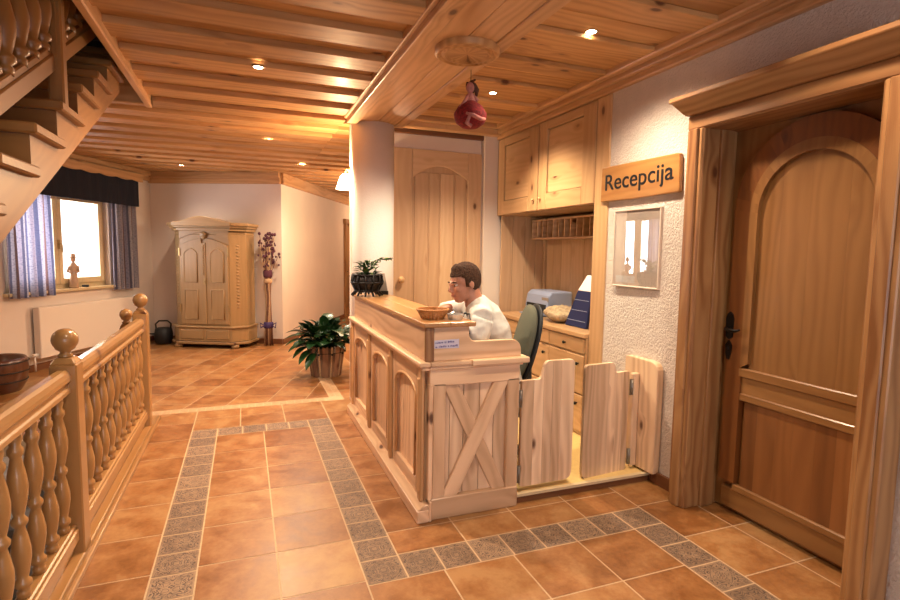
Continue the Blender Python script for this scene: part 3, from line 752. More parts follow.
# ------------------------------------------------------------------ NICHE FURNITURE
t = thing('wall_cabinet', 'honey pine wall cupboard with two panelled doors under the ceiling', 'cabinet', (2.6, 4.4, 1.94))
m = MB(); m.box(2.60, 3.15, 3.565, 5.29, 1.94, 1.965).box(2.60, 3.15, 3.565, 3.59, 1.965, 2.74).box(2.60, 3.15, 5.265, 5.29, 1.965, 2.74).box(3.13, 3.15, 3.59, 5.265, 1.965, 2.74).box(2.59, 3.15, 3.565, 5.29, 2.735, 2.745); m.build('carcass', M['cab'], t)
for (a, b_) in ((3.57, 4.43), (4.45, 5.285)):
    m = MB(); s_ = .17
    m.box(2.572, 2.60, a, a+s_, 1.945, 2.735, 'z').box(2.572, 2.60, b_-s_+.03, b_, 1.945, 2.735, 'z').box(2.572, 2.60, a+s_, b_-s_+.03, 1.945, 2.09, 'y').box(2.572, 2.60, a+s_, b_-s_+.03, 2.66, 2.735, 'y')
    dr = m.build('door', M['cab'], t, .005)
    m = MB(); boards(m, 'z', 2.09, 2.66, 4, lambda p, q: m.box(2.588, 2.60, a+s_+(.007), b_-s_+.03-.007, max(p, 2.097), min(q, 2.653), 'y', (.3, .62, .4)), .0003); pn = m.build('panel', M['cab'], dr, 0); 
    m = MB(); yy = (b_-.05) if a < 4 else a+.05; m.ell((2.556, yy, 2.05), (.012, .012, .012)); m.lathe([(.006, 0), (.006, .014)], (2.572, yy, 2.05), 8, (-1, 0, 0)); m.build('knob', M['cab'], dr)
t = struct(MB().box(2.578, 2.61, 3.395, 3.565, .0, 2.745).build('trim_9', M['cab'], None, .006))
# niche lining
m = MB(); boards(m, 'y', 3.57, 5.22, 9, lambda a, b_: m.box(3.15, 3.17, a, b_, .05, 1.94, 'z')); boards(m, 'x', 2.60, 3.15, 4, lambda a, b_: m.box(a, b_, 5.22, 5.24, .05, 1.94, 'z')); m.box(2.61, 3.15, 3.46, 3.485, .05, 1.94); m.box(3.12, 3.15, 5.18, 5.22, .9, 1.94)
struct(m.build('wall_panelling', M['panelling'], None, .003))
t = thing('letter_rack', 'pine pigeonhole key rack under the wall cupboard', 'rack', (3.1, 4.7, 1.70))
m = MB(); m.box(2.95, 3.148, 3.60, 5.18, 1.695, 1.708).box(2.95, 3.148, 3.60, 5.18, 1.89, 1.903).box(3.14, 3.148, 3.60, 5.18, 1.708, 1.89)
m.build('rack_frame', M['pale'], t)
n = 15
for k in range(n+1):
    y = 3.607 + 1.563*k/n; m = MB().box(2.95, 3.14, y-.005, y+.005, 1.708, 1.89); m.build('divider', M['pale'], t)
t = thing('base_cabinet', 'pine base cabinet with drawers under the niche worktop', 'cabinet', (2.62, 4.4, .06))
m = MB(); m.box(2.56, 3.14, 3.57, 5.2, .06, .865); m.build('carcass', M['cab'], t)
for (a, b_) in ((3.58, 4.10), (4.11, 4.65), (4.66, 5.19)):
    for (z0, z1) in ((.735, .855), (.40, .72), (.09, .39)):
        m = MB(); m.box(2.542, 2.56, a, b_, z0, z1, 'y'); dr = m.build('drawer', M['cab'], t, .006)
        m = MB(); m.lathe([(.006, 0), (.006, .012), (.014, .016), (.012, .026), (.001, .028)], (2.542, (a+b_)/2 if z0 > .7 else a+.06, (z0+z1)/2 if z0 > .7 else z1-.07), 10, (-1, 0, 0)); m.build('knob', M['darkm'], dr)
t = MB(); boards(t, 'x', 2.53, 3.115, 3, lambda a, b_: t.box(a, b_, 3.567, 5.175, .867, .905, 'y'), .0005); t = t.build('worktop', M['cab'], None, .005, at=(2.8, 4.4, .867)); tag(t, 'pine worktop of the niche over the drawers', 'worktop')
t = thing('printer', 'pale blue grey desktop printer on the niche worktop', 'printer', (2.92, 4.79, .905))
m = MB(); m.prism([(x, 4.58, z) for x, z in [(2.82, .905), (3.10, .905), (3.10, 1.16), (2.86, 1.16), (2.82, 1.12), (2.80, 1.0)]], (0, .44, 0)); m.build('body', M['printer'], t, .015, seg=2)
m = MB(); m.box(2.70, 2.83, 4.62, 4.96, .915, .93); m.build('paper_tray', M['printer'], t, .004)
m = MB(); m.box(2.798, 2.812, 4.60, 4.98, .945, 1.03); m.build('paper_slot', M['black'], t)
m = MB(); m.box(2.812, 2.82, 4.58, 4.70, 1.06, 1.10); m.build('control_panel', M['grey'], t)
t = MB(); 
t.ell((2.80, 4.32, .985), (.15, .19, .066), 28, 16).ell((2.74, 4.23, .975), (.12, .14, .055), 24, 12).ell((2.86, 4.40, .985), (.12, .11, .062), 24, 12).ell((2.80, 4.20, .965), (.10, .13, .042), 24, 12)
t = t.build('cloth_bag', M['beige'], at=(2.80, 4.32, .905)); tag(t, 'soft beige cloth bag lying on the niche worktop', 'bag')
tx = bpy.data.textures.new('folds', 'CLOUDS'); tx.noise_scale = .045
md = t.modifiers.new('subd', 'SUBSURF'); md.levels = md.render_levels = 2; md = t.modifiers.new('folds', 'DISPLACE'); md.texture = tx; md.strength = .035; md.mid_level = .5
t = thing('blue_folder', 'navy blue folder with white upper corner leaning beside the cloth bag', 'folder', (2.74, 3.88, .905))
def lean(y0, y1, z0, z1, x, th): return [(x, y0[0], z0), (x+th, y0[0], z0), (x+th, y0[1], z0), (x, y0[1], z0), (x+.05, y1[0], z1), (x+.05+th, y1[0], z1), (x+.05+th, y1[1], z1), (x+.05, y1[1], z1)]
m = MB(); m.hexa(lean((3.78, 4.10), (3.78, 3.99), .907, 1.22, 2.70, .03)); m.build('cover', M['bluec'], t, .004)
m = MB(); m.hexa(lean((3.78, 3.99), (3.78, 3.93), 1.222, 1.36, 2.75, .03)); m.build('white_corner', M['paperw'], t, .004)
m = MB()
for z in (.96, 1.05, 1.14): m.box(2.70+(z-.907)*.16-.003, 2.70+(z-.907)*.16+.001, 3.80, 4.085-(z-.907)*.35, z, z+.005)
m.build('line_print', M['printer'], t)

# ------------------------------------------------------------------ CEILING THINGS
t = thing('ceiling_disc', 'round turned wooden disc under the ceiling beam above the counter', 'disc', (1.22, 2.95, 2.71))
m = MB().lathe([(.188, .04), (.188, .012), (.178, .002), (.165, .0), (.155, .012), (.148, .012), (.14, .002), (.128, .002), (.12, .012), (.001, .012)], (1.22, 2.95, 2.672), 48, caps=False); m.build('turned_disc', M['ceil'], t)
DX, DY = 1.31, 3.10
t = thing('hanging_doll', 'small doll in a red dress hanging below the ceiling disc', 'doll', (DX, DY, 2.66))
m = MB(); m.tube([(DX, DY, 2.655), (DX, DY, 2.56)], .002, 5); m.build('string', M['darkm'], t)
m = MB(); m.ell((DX-.008, DY-.01, 2.545), (.026, .026, .032)); m.tube([(DX, DY, 2.53), (DX, DY, 2.50)], .012); m.build('body', M['pinkc'], t)
m = MB(); m.ell((DX+.006, DY+.006, 2.552), (.034, .032, .036)); m.tube([(DX+.02, DY, 2.57), (DX+.036, DY-.01, 2.535), (DX+.034, DY-.01, 2.50)], [.014, .016, .008]).tube([(DX-.02, DY, 2.575), (DX-.028, DY-.005, 2.552)], [.01, .008]).tube([(DX, DY, 2.58), (DX+.03, DY, 2.60)], [.012, .005]); m.build('hair', M['blond'], t)
m = MB(); m.lathe([(.016, 2.515), (.024, 2.49), (.04, 2.45), (.058, 2.43)], (DX, DY, 0), 16); m.tube([(DX-.012, DY, 2.505), (DX-.05, DY-.02, 2.45), (DX-.075, DY-.02, 2.42)], [.012, .012, .008]).tube([(DX+.012, DY, 2.505), (DX+.04, DY-.02, 2.47)], [.012, .01]); m.build('bodice', M['pinkc'], t)
m = MB(); m.lathe([(.035, 2.465), (.075, 2.435), (.102, 2.39), (.10, 2.365), (.085, 2.335), (.05, 2.31), (.02, 2.305)], (DX, DY, 0), 22); m.build('skirt', M['redcloth'], t)
m = MB(); m.tube([(DX-.06, DY-.078, 2.375), (DX-.02, DY-.10, 2.36), (DX+.03, DY-.095, 2.345), (DX+.07, DY-.065, 2.355)], [.008, .013, .013, .008]).tube([(DX-.04, DY-.085, 2.36), (DX-.05, DY-.07, 2.32), (DX-.02, DY-.065, 2.305)], [.01, .014, .012]); m.build('apron_frill', M['pinkc'], t)

def spot(loc, label, power, proto=None, vis=True, color=(1, .85, .645), size=R(124)):
    if vis:
        if proto is None:
            proto = thing('ceiling_spotlight', label, 'ceiling light', loc, 0, 'recessed halogen spotlights')
            m = MB().lathe([(.031, -.001), (.038, -.003), (.043, 0), (.043, .012), (.031, .012)], loc, 24, caps=False); m.build('ring', M['brass'], proto)
            m = MB().lathe([(.001, .002), (.030, .0)], loc, 20, caps=False); m.build('lens', M['lens'], proto)
        else: dup(proto, loc, 0, label)
    l = bpy.data.lights.new('spot_lamp', 'SPOT'); l.energy = power; l.color = color; l.spot_size = size; l.spot_blend = .75; l.shadow_soft_size = .05
    o = bpy.data.objects.new('spot_lamp', l); COL.objects.link(o); o.location = (loc[0], loc[1], loc[2]-.03)
    return proto
SP = 150
pt = spot((1.966, 2.812, 2.874), 'bright ceiling spotlight nearest the Recepcija sign', SP*.72, size=R(140))
spot((1.965, 4.17, 2.874), 'ceiling spotlight right of the hanging doll', SP*.9, pt)
spot((.106, 3.868, ZB-.001), 'ceiling spotlight in the boards left of the beam, nearest of the hall', SP*1.0, pt, size=R(156))
spot((.272, 6.26, 2.780), 'ceiling spotlight in the hall boards left of the column', SP*1.0, pt, size=R(156))
spot((-.84, 8.83, ZB-.001), 'ceiling spotlight in the boards above the carved wardrobe', SP*.22, pt)
spot((.79, 7.95, 2.780), 'far ceiling spotlight before the corridor wall', SP*1.0, pt, size=R(150))
spot((1.95, 1.50, 2.83), '', SP*.35, None, False); spot((.106, 1.6, ZB-.002), '', SP*.36, None, False, size=R(156))  # unseen spots without fixtures; the door one assumed, the hall one added as fill

# wall lamp at the end of the reception wall
LX, LY, LZ = .955, 5.41, 2.30
t = thing('wall_lamp', 'glowing wall lamp with white glass shade at the left edge of the white column', 'lamp', (1.0, LY, LZ))
m = MB(); m.lathe([(.05, 0), (.05, .012), (.02, .02)], (1.0, LY, LZ+.02), 16, (-1, 0, 0)).tube([(.99, LY, LZ+.02), (.96, LY, LZ+.05), (LX, LY, LZ+.03), (LX, LY, LZ)], .007); m.build('bracket', M['brass'], t)
m = MB().lathe([(.028, .0), (.055, -.025), (.075, -.08), (.098, -.15), (.093, -.151)], (LX, LY, LZ), 20, caps=False); m.build('shade', M['lampglass'], t)
l = bpy.data.lights.new('wall_lamp_bulb', 'POINT'); l.energy = 34; l.color = (1, .74, .44); l.shadow_soft_size = .06
o = bpy.data.objects.new('wall_lamp_bulb', l); COL.objects.link(o); o.location = (.90, 5.30, 2.27)

# ------------------------------------------------------------------ WINDOW (left wall, local frame: x along the wall, y outwards)
wt = struct(thing('window_1', 'bright two-sash window with cream frame in the left wall', 'window', (*K1, 0), RL))
WX0, WX1, WZ0, WZ1, MX = -2.67, -.97, .95, 2.27, -1.82
m = MB()
m.box(WX0, WX0+.06, .08, .15, WZ0, WZ1).box(WX1-.06, WX1, .08, .15, WZ0, WZ1).box(WX0, WX1, .08, .15, WZ1-.06, WZ1).box(WX0, WX1, .08, .15, WZ0+.03, WZ0+.09); m.build('frame', M['sash'], wt, .004, True)
for (a, b_) in ((WX0+.06, MX-.003), (MX+.003, WX1-.06)):
    m = MB(); z0, z1 = WZ0+.09, WZ1-.06
    m.box(a, a+.065, .055, .11, z0, z1).box(b_-.065, b_, .055, .11, z0, z1).box(a+.065, b_-.065, .055, .11, z0, z0+.075).box(a+.065, b_-.065, .055, .11, z1-.07, z1); sa = m.build('sash', M['sash'], wt, .004, True)
    m = MB().box(a+.065, b_-.065, .08, .086, z0+.075, z1-.07); m.build('pane', M['pane'], sa, 0, True)
m = MB(); m.box(MX-.018, MX+.018, .045, .056, 1.50, 1.62).tube([(MX, .05, 1.57), (MX, .02, 1.57), (MX+.012, .015, 1.56), (MX+.014, .015, 1.46)], .009); m.build('window_handle', M['brass'], wt, 0, True)
m = MB().box(WX0-.04, WX1+.04, -.06, .10, WZ0-.005, WZ0+.032); m.build('sill', M['sash'], wt, .005, True)
def curtain(x0, x1, z0, z1, label, nf):
    m = MB(); nx, nz = 70, 8; g = []
    for i in range(nx+1):
        q = i/nx; row = []
        for j in range(nz+1):
            h = j/nz; amp = .035*(.75+.35*(1-h)); ph = q*nf*2*PI + .5*math.sin(h*2+q*3)
            row.append(m.bm.verts.new((x0+(x1-x0)*q + .012*math.sin(ph*.5+h), -.085 + amp*math.sin(ph) , z0+(z1-z0)*h)))
        g.append(row)
    for i in range(nx):
        for j in range(nz):
            f = m.bm.faces.new([g[i][j], g[i+1][j], g[i+1][j+1], g[i][j+1]]); f.smooth = True
            for l, (a, b_) in zip(f.loops, ((i, j), (i+1, j), (i+1, j+1), (i, j+1))): l[m.uv].uv = (a/nx*(x1-x0)*1.25, z0+(z1-z0)*b_/nz)
    bmesh.ops.translate(m.bm, verts=m.bm.verts, vec=(-(x0+x1)/2, 0, -z0))
    W = Matrix.Translation((*K1, 0)) @ Matrix.Rotation(RL, 4, 'Z'); at = W @ Vector(((x0+x1)/2, 0, z0))
    o = m.build('curtain', M['curtain'], None, 0, True, at=at, rotz=RL); tag(o, label, 'curtain', 'striped window curtains')
curtain(-2.70, -2.08, .92, 2.52, 'blue and brown striped curtain on the left side of the window, beside the stair stringer', 5)
curtain(-1.0, -.50, .91, 2.52, 'blue and brown striped curtain on the right side of the window, towards the wardrobe', 5)
W = Matrix.Translation((*K1, 0)) @ Matrix.Rotation(RL, 4, 'Z')
m = MB(); n = 60
for i in range(n):
    a, b_ = -2.78+2.29*i/n, -2.78+2.29*(i+1)/n; f = lambda x: -.148 + .006*math.sin(x*34)
    m.hexa([(a, f(a), 2.155), (b_, f(b_), 2.155), (b_, f(b_)+.01, 2.155), (a, f(a)+.01, 2.155), (a, f(a), 2.56), (b_, f(b_), 2.56), (b_, f(b_)+.01, 2.56), (a, f(a)+.01, 2.56)])
m.box(-.50, -.49, -.148, 0, 2.155, 2.56); m.box(-2.78, -2.77, -.148, 0, 2.155, 2.56)
bmesh.ops.translate(m.bm, verts=m.bm.verts, vec=(1.565, 0, -2.155))
t = m.build('valance', M['navy'], None, 0, True, at=W @ Vector((-1.565, 0, 2.155)), rotz=RL); tag(t, 'black navy fabric valance across the top of the window', 'valance')
pts = []
for i in range(97):
    x = -2.80+2.37*i/96; pts.append((x, -.185, 2.545 - .018*abs(math.sin(x*9.5))))
m = MB().prism(pts + [(-.43, -.185, 2.63), (-2.80, -.185, 2.63)], (0, .018, 0), (1, 0, 0)); m.box(-2.80, -.43, -.18, -.05, 2.605, 2.63); m.box(-.445, -.43, -.18, 0, 2.54, 2.63)
bmesh.ops.translate(m.bm, verts=m.bm.verts, vec=(1.565, 0, -2.545))
t = m.build('curtain_board', M['beam'], None, 0, True, at=W @ Vector((-1.565, 0, 2.545)), rotz=RL); tag(t, 'pine curtain board with scalloped lower edge above the valance', 'curtain board')
# on the sill
fx, fy, fz = W @ Vector((-1.66, .0, WZ0+.032))
m = MB().lathe([(.055, 0), (.06, .02), (.05, .10), (.04, .19), (.05, .25), (.052, .29), (.03, .33), (.018, .345)], (fx, fy, fz), 16).ell((fx, fy, fz+.385), (.032, .034, .042)).lathe([(.05, .405), (.052, .412), (.03, .42), (.03, .45), (.012, .46)], (fx, fy, fz), 16)
m.tube([(fx+.045, fy+.02, fz+.29), (fx+.06, fy, fz+.22), (fx+.02, fy-.05, fz+.20)], [.018, .016, .012]).tube([(fx-.03, fy-.045, fz+.29), (fx-.05, fy-.05, fz+.22), (fx, fy-.06, fz+.20)], [.018, .016, .012])
t = m.build('figurine', M['ceramic'], at=(fx, fy, fz)); tag(t, 'tall clay figurine of a woman with a hat on the window sill', 'figurine')
gx, gy, gz = W @ Vector((-1.47, -.01, WZ0+.032))
m = MB().lathe([(.03, 0), (.045, .012), (.04, .03), (.03, .028), (.02, .015)], (gx, gy, gz), 14); t = m.build('small_bowl', M['wrought'], at=(gx, gy, gz)); tag(t, 'tiny dark bowl on the sill right of the figurine', 'bowl')
# assumed glazed entrance behind the viewer, unseen, added to let in cool daylight
e = struct(thing('assumed_window_2', 'assumed glazed entrance front opposite the hall, unseen, added for daylight', 'window', (.6, -2.3, 0)))
m = MB()
for x in (-.9, .05, 1.07, 2.02): m.box(x, x+.08, -2.34, -2.26, 0, 2.35)
m.box(-.82, 2.02, -2.34, -2.26, 0, .1).box(-.82, 2.02, -2.34, -2.26, 2.25, 2.35); m.build('frame', M['casing'], e)
m = MB().box(-.82, 2.02, -2.303, -2.297, .1, 2.25); m.build('pane', M['pane'], e)
# radiator
RX, RY, RZ = W @ Vector((-1.6, 0, .16))
t = thing('radiator', 'white panel radiator on the wall below the window', 'radiator', (RX, RY, .16), RL)
m = MB(); m.box(-.76, 1.1, -.12, -.03, 0, .62)
m.build('panel', M['radw'], t, .008, True)
m = MB(); m.box(-.76, 1.1, -.115, -.035, .62, .628)
for k in range(-2, 3): m.box(.17+k*.3-.02, .17+k*.3+.02, -.03, 0, .5, .55)
m.build('top_grille', M['radw'], t, 0, True)
m = MB(); m.lathe([(.018, 0), (.02, .05), (.016, .07)], (-.76, -.07, .05), 10, (-1, 0, 0)).tube([(-.80, -.07, .05), (-.80, -.07, -.15)], .009); m.build('valve', M['white'], t, 0, True)

# ------------------------------------------------------------------ WARDROBE
AX, AY = -.37, 9.40
ca, sa_ = math.cos(-THETA), math.sin(-THETA)
t = thing('wardrobe', 'carved pine wardrobe with two arched panel doors against the back wall', 'wardrobe', (AX, AY, 0), -THETA)
HW, DP, CH = .575, .47, .18        # half width, depth, chamfer; local y=0 back
def oct_(hw, d, c, z0, z1): return [(-hw, 0), (-hw, -d+c), (-hw+c, -d), (hw-c, -d), (hw, -d+c), (hw, 0)]
m = MB()
m.prism([(x, y, .30) for x, y in oct_(HW, DP, CH, 0, 0)], (0, 0, 1.45), tint=(.2, .5, .5)); m.build('carcass', M['armoire'], t, .006, True)
m = MB(); m.prism([(x, y, .10) for x, y in oct_(HW+.03, DP+.03, CH, 0, 0)], (0, 0, .21)); m.prism([(x, y, .06) for x, y in oct_(HW+.06, DP+.06, CH, 0, 0)], (0, 0, .04)); m.prism([(x, y, .31) for x, y in oct_(HW+.05, DP+.05, CH, 0, 0)], (0, 0, .03)); m.build('base', M['armoire'], t, .008, True)
m = MB()
for k, (e, z) in enumerate(((.0, 1.75), (.03, 1.80), (.055, 1.845), (.08, 1.88))): m.prism([(x, y, z) for x, y in oct_(HW+e, DP+e, CH, 0, 0)], (0, 0, .045))
n = 24
for (e, y0) in ((.0, -DP-.07), (.015, -DP-.09)):
    xs = [-.46+.92*i/n for i in range(n+1)]
    top = [(x, 1.925+.085*(math.cos(x/.46*PI)*.5+.5)) for x in xs]
    m.prism([(x, y0, z+e*.6) for x, z in top] + [(.46, y0, 1.87), (-.46, y0, 1.87)], (0, .30 if e == 0 else .05, 0), (1, 0, 0))
m.build('cornice', M['armoire'], t, .006, True)
m = MB(); m.prism([(x, -DP-.012, z) for x, z in [(-.39, 1.70)] + [(-.39+.78*i/16, 1.68+.10*math.sin(PI*i/16)) for i in range(17)] + [(.39, 1.80), (-.39, 1.80)]][1:], (0, .015, 0), (1, 0, 0)); m.ell((0, -DP-.02, 1.745), (.055, .02, .045)).ell((.0, -DP-.025, 1.70), (.03, .015, .03)); m.build('carved_crest', M['armoire'], t, 0, True)
for sg in (-1, 1):
    a, b_ = (-.385, -.035) if sg < 0 else (.035, .385)
    m = MB(); zt = 1.67
    top = [(a+(b_-a)*i/12, 1.58+.11*math.sin(PI*((a+(b_-a)*i/12)+.385)/.77)) for i in range(13)]
    m.prism([(a, -DP-.022, .37)] + [(b_, -DP-.022, .37)] + [(x, -DP-.022, z) for x, z in top[::-1]], (0, .022, 0), tint=(.4, .55, .5)); dr = m.build('door', M['armoire'], t, .004, True)
    for (z0, z1, arched) in ((.45, .90, False), (1.02, 1.46, True)):
        m = MB(); x0, x1 = a+.075, b_-.075
        tp = [(x0+(x1-x0)*i/10, z1+(.07*math.sin(PI*i/10) if arched else 0)) for i in range(11)]
        path = [(x0, -DP-.024, z0), (x1, -DP-.024, z0)] + [(x, -DP-.024, z) for x, z in tp[::-1]]
        m.tube(path, .011, 6, closed=True)
        m.prism([(x*1.0, y-.004, z) for x, y, z in path], (0, .008, 0), tint=(.4, .42, .5)); m.build('panel', M['armoire'], dr, 0, True)
    for z in (.62, 1.48):
        m = MB().box((a-.012 if sg < 0 else b_-.012), (a+.012 if sg < 0 else b_+.012), -DP-.034, -DP-.02, z-.06, z+.06); m.build('hinge', M['brass'], dr, 0, True)
m = MB(); m.box(-.035, .035, -DP-.034, -DP, .37, 1.62)
for k in range(18): m.ell((0, -DP-.036, 1.58-.026*k), (.02, .012, .011), 8, 6)
m.build('centre_post', M['armoire'], t, .005, True)
m = MB().box(.0, .03, -DP-.04, -DP-.03, .98, 1.08).tube([(.015, -DP-.04, 1.03), (.015, -DP-.07, 1.03)], .006); m.build('key', M['brass'], t, 0, True)
for sg in (-1, 1):
    m = MB(); x0, x1 = (-.39, -.02) if sg < 0 else (.02, .39); m.box(x0, x1, -DP-.045, -DP-.02, .135, .285, 'x'); m.build('drawer', M['armoire'], t, .012, True)
for sg in (-1, 1):
    m = MB()   # carved scales on the chamfers
    for k in range(20):
        z = 1.58-.05*k; cx = sg*(HW-CH/2); m.ell((cx-sg*.022, -DP+CH/2+.022, z), (.045, .045, .020), 8, 6)
    m.build('carved_corner', M['armoire'], t, 0, True)
for x, y in ((-HW+.12, -DP+.02), (HW-.12, -DP+.02), (-HW+.10, -.08), (HW-.10, -.08)):
    m = MB().lathe([(.05, 0), (.062, .02), (.062, .045), (.045, .062)], (x, y, 0), 16); m.build('foot', M['armoire'], t, 0, True)
# black bag left of it
bx, by = -1.235, 9.55
t = thing('black_bag', 'black bag with upright hoop handle on the floor left of the wardrobe', 'bag', (bx, by, 0))
m = MB().lathe([(.10, 0), (.13, .04), (.135, .16), (.12, .25), (.09, .26), (.02, .25)], (bx, by, 0), 18); m.build('body', M['black'], t)
m = MB().tube([(bx-.10, by, .22), (bx-.11, by, .32), (bx-.06, by, .37), (bx+.06, by, .37), (bx+.11, by, .32), (bx+.10, by, .22)], .013, 8); m.build('handle', M['black'], t)
m = MB().tube([(bx-.11, by, .16), (bx-.20, by-.02, .17), (bx-.24, by-.02, .06), (bx-.26, by-.02, .012)], [.014, .012, .012, .010], 8); m.build('side_strap', M['black'], t)
# dried flower bundle
ux, uy = .34, 8.93
t = thing('dried_flower_bundle', 'tall tied bundle of dried flowers standing by the back wall right of the wardrobe', 'dried flowers', (ux, uy, 0))
rnd = random.Random(5); m = MB(); heads = []
for k in range(26):
    q = rnd.uniform(0, 2*PI); r0 = rnd.uniform(.02, .075); r1 = rnd.uniform(.03, .20); top = rnd.uniform(1.42, 1.80)
    p = [(ux+r0*math.cos(q), uy+r0*.6*math.sin(q), 0.0), (ux+.05*math.cos(q), uy+.035*math.sin(q), .35), (ux+.035*math.cos(q+.5), uy+.03*math.sin(q+.5), .75), (ux+.045*math.cos(q), uy+.035*math.sin(q), 1.15), (ux+r1*math.cos(q), uy+r1*.5*math.sin(q), top)]
    m.tube(p, [.008, .008, .007, .006, .004], 5, mi=k % 2); heads.append(p[-1])
m.build('stems', [M['twig'], M['strawp']], t)
for h in heads:
    m = MB().ell(h, (.022, .022, .026), 8, 6); m.build('flower_head', M['bud'], t)
    for _ in range(2):
        m = MB().ell((h[0]+rnd.uniform(-.04, .04), h[1]+rnd.uniform(-.02, .02), h[2]-rnd.uniform(.03, .2)), (.015, .015, .018), 7, 5); m.build('flower_head', M['bud'], t)
for z, r, mt, hh in ((.28, .075, 'ribbon', .10), (1.0, .065, 'strawp', .07), (1.09, .07, 'bud', .12)):
    m = MB().lathe([(r*.85, 0), (r, hh*.2), (r, hh*.8), (r*.85, hh)], (ux, uy, z), 16, sq=.75)
    if mt == 'ribbon': m.tube([(ux-.06, uy-.04, z+.05), (ux-.13, uy-.06, z+.09), (ux-.12, uy-.06, z+.02), (ux-.05, uy-.05, z+.05)], .012, 6).tube([(ux+.05, uy-.04, z+.05), (ux+.11, uy-.06, z+.09), (ux+.10, uy-.06, z+.01), (ux+.05, uy-.05, z+.05)], .012, 6)
    m.build('ribbon' if mt == 'ribbon' else 'binding', M[mt], t)

# ------------------------------------------------------------------ BIG POTTED PLANT
qx, qy = .92, 6.62
t = thing('potted_plant', 'leafy dark green plant in a slatted wooden pot on the floor behind the counter', 'potted plant', (qx, qy, 0))
m = MB().lathe([(.17, .01), (.205, .36), (.19, .36), (.18, .30), (.001, .30)], (qx, qy, 0), 24, caps=False); m.build('pot', M['slat'], t)
n = 18
for k in range(n):
    a = 2*PI*k/n; d0 = Vector((math.cos(a), math.sin(a), 0)); p0 = Vector((qx, qy, 0))+d0*.172; p1 = Vector((qx, qy, .385))+d0*(.226 if k % 2 else .231)
    m = MB(); m.bar(p0, p1, .066 if k % 2 else .018, .016, tuple(d0)); m.build('slat', M['slat'] if k % 2 else M['strawp'], t, .003)
m = MB()
for z, r in ((.30, .222),): m.tube([(qx+r*math.cos(a*PI/20), qy+r*math.sin(a*PI/20), z) for a in range(40)], .004, 6, closed=True)
for k in range(9):
    a = 2*PI*k/9; m.ell((qx+.232*math.cos(a), qy+.232*math.sin(a), .29), (.014, .014, .014), 8, 6)
m.build('hoop', M['wrought'], t)
m = MB().lathe([(.001, .31), (.185, .305)], (qx, qy, 0), 20, caps=False); m.build('soil', M['soil'], t)
m = MB(); rnd = random.Random(11)
for k in range(110):
    q = rnd.uniform(0, 2*PI); el = R(rnd.uniform(18, 85)); ln = rnd.uniform(.20, .46)
    d0 = Vector((math.cos(q)*math.cos(el)*1.1, math.sin(q)*math.cos(el)*.9, math.sin(el)))
    st = Vector((qx, qy, .34)) + Vector((math.cos(q), math.sin(q), 0))*rnd.uniform(0, .09); e = st + d0*ln*.8
    m.tube([st, st.lerp(e, .5)+Vector((0, 0, .02)), e], .005, 5)
    leaf_card(m, e-d0*.06, (d0.x+rnd.uniform(-.4, .4), d0.y+rnd.uniform(-.4, .4), d0.z*rnd.uniform(.2, .9)), rnd.uniform(.16, .25), rnd.uniform(.12, .175), rnd.uniform(.15, .6), 0, .12, 6)
for k in range(7):   # the long leaves reaching left
    q = R(168+k*11); d0 = Vector((math.cos(q), math.sin(q), .55-.13*k)); st = Vector((qx, qy, .38)); e = st+d0*.28
    m.tube([st, st.lerp(e, .5)+Vector((0, 0, .04)), e], .006, 5); leaf_card(m, e, (d0.x, d0.y, .30-.12*k), .22, .125, .35, 0, .14, 6)
m.build('foliage', M['leaf'], t)

# wooden tub left
tx_, ty_ = -2.46, 6.86
t = thing('wooden_tub', 'dark brown wooden tub on the floor at the left edge behind the railing', 'tub', (tx_, ty_, 0))
m = MB().lathe([(.20, 0), (.25, .09), (.275, .22), (.27, .33), (.25, .36), (.235, .34), (.235, .10), (.001, .06)], (tx_, ty_, 0), 32, caps=False); m.build('body', M['tub'], t)
m = MB()
for z, r in ((.12, .260), (.22, .279), (.32, .275)): m.tube([(tx_+r*math.cos(a*PI/20), ty_+r*math.sin(a*PI/20), z) for a in range(40)], .006, 6, closed=True)
m.build('hoop', M['wrought'], t)

# ------------------------------------------------------------------ LOWER STAIR RAILING
t = thing('stair_railing', 'turned pine railing with ball topped posts along the stairwell', 'railing', (-.82, 3.05, 0))
RXc = -.825
def baluster_prof(h):
    P = [(.022, 0), (.024, .04), (.017, .055), (.030, .075), (.030, .10), (.019, .12), (.025, .16), (.033, .24), (.033, .30), (.024, .38), (.017, .43), (.028, .455), (.028, .475), (.017, .50), (.022, .53), (.033, .62), (.035, .68), (.029, .76), (.018, .85), (.027, .875), (.027, .90), (.018, .92), (.024, .96), (.022, 1.0)]
    return [(r, z*h) for r, z in P]
def fat(p, k): return [(r*k, z) for r, z in p]
def ball_post(parent, x, y, h, w, ball=.056):
    m = MB(); m.box(x-w/2, x+w/2, y-w/2, y+w/2, 0.02, h-.03)
    m.hexa([(x-w/2, y-w/2, h-.03), (x+w/2, y-w/2, h-.03), (x+w/2, y+w/2, h-.03), (x-w/2, y+w/2, h-.03), (x-w*.33, y-w*.33, h), (x+w*.33, y-w*.33, h), (x+w*.33, y+w*.33, h), (x-w*.33, y+w*.33, h)])
    po = m.build('newel_post', M['rail'], parent, .006)
    m = MB().lathe([(.030, 0), (.034, .008), (.022, .02), (.022, .028), (.040, .04)] + [(ball*math.sin(PI*q/14), .028+ball-ball*math.cos(PI*q/14)) for q in range(4, 14)] + [(.002, .028+2*ball)], (x, y, h), 24); m.build('ball', M['rail'], po)
ball_post(t, -.82, 3.05, 1.01, .112); ball_post(t, -.82, 5.06, 1.02, .108); ball_post(t, -.82, 1.45, 1.01, .112)
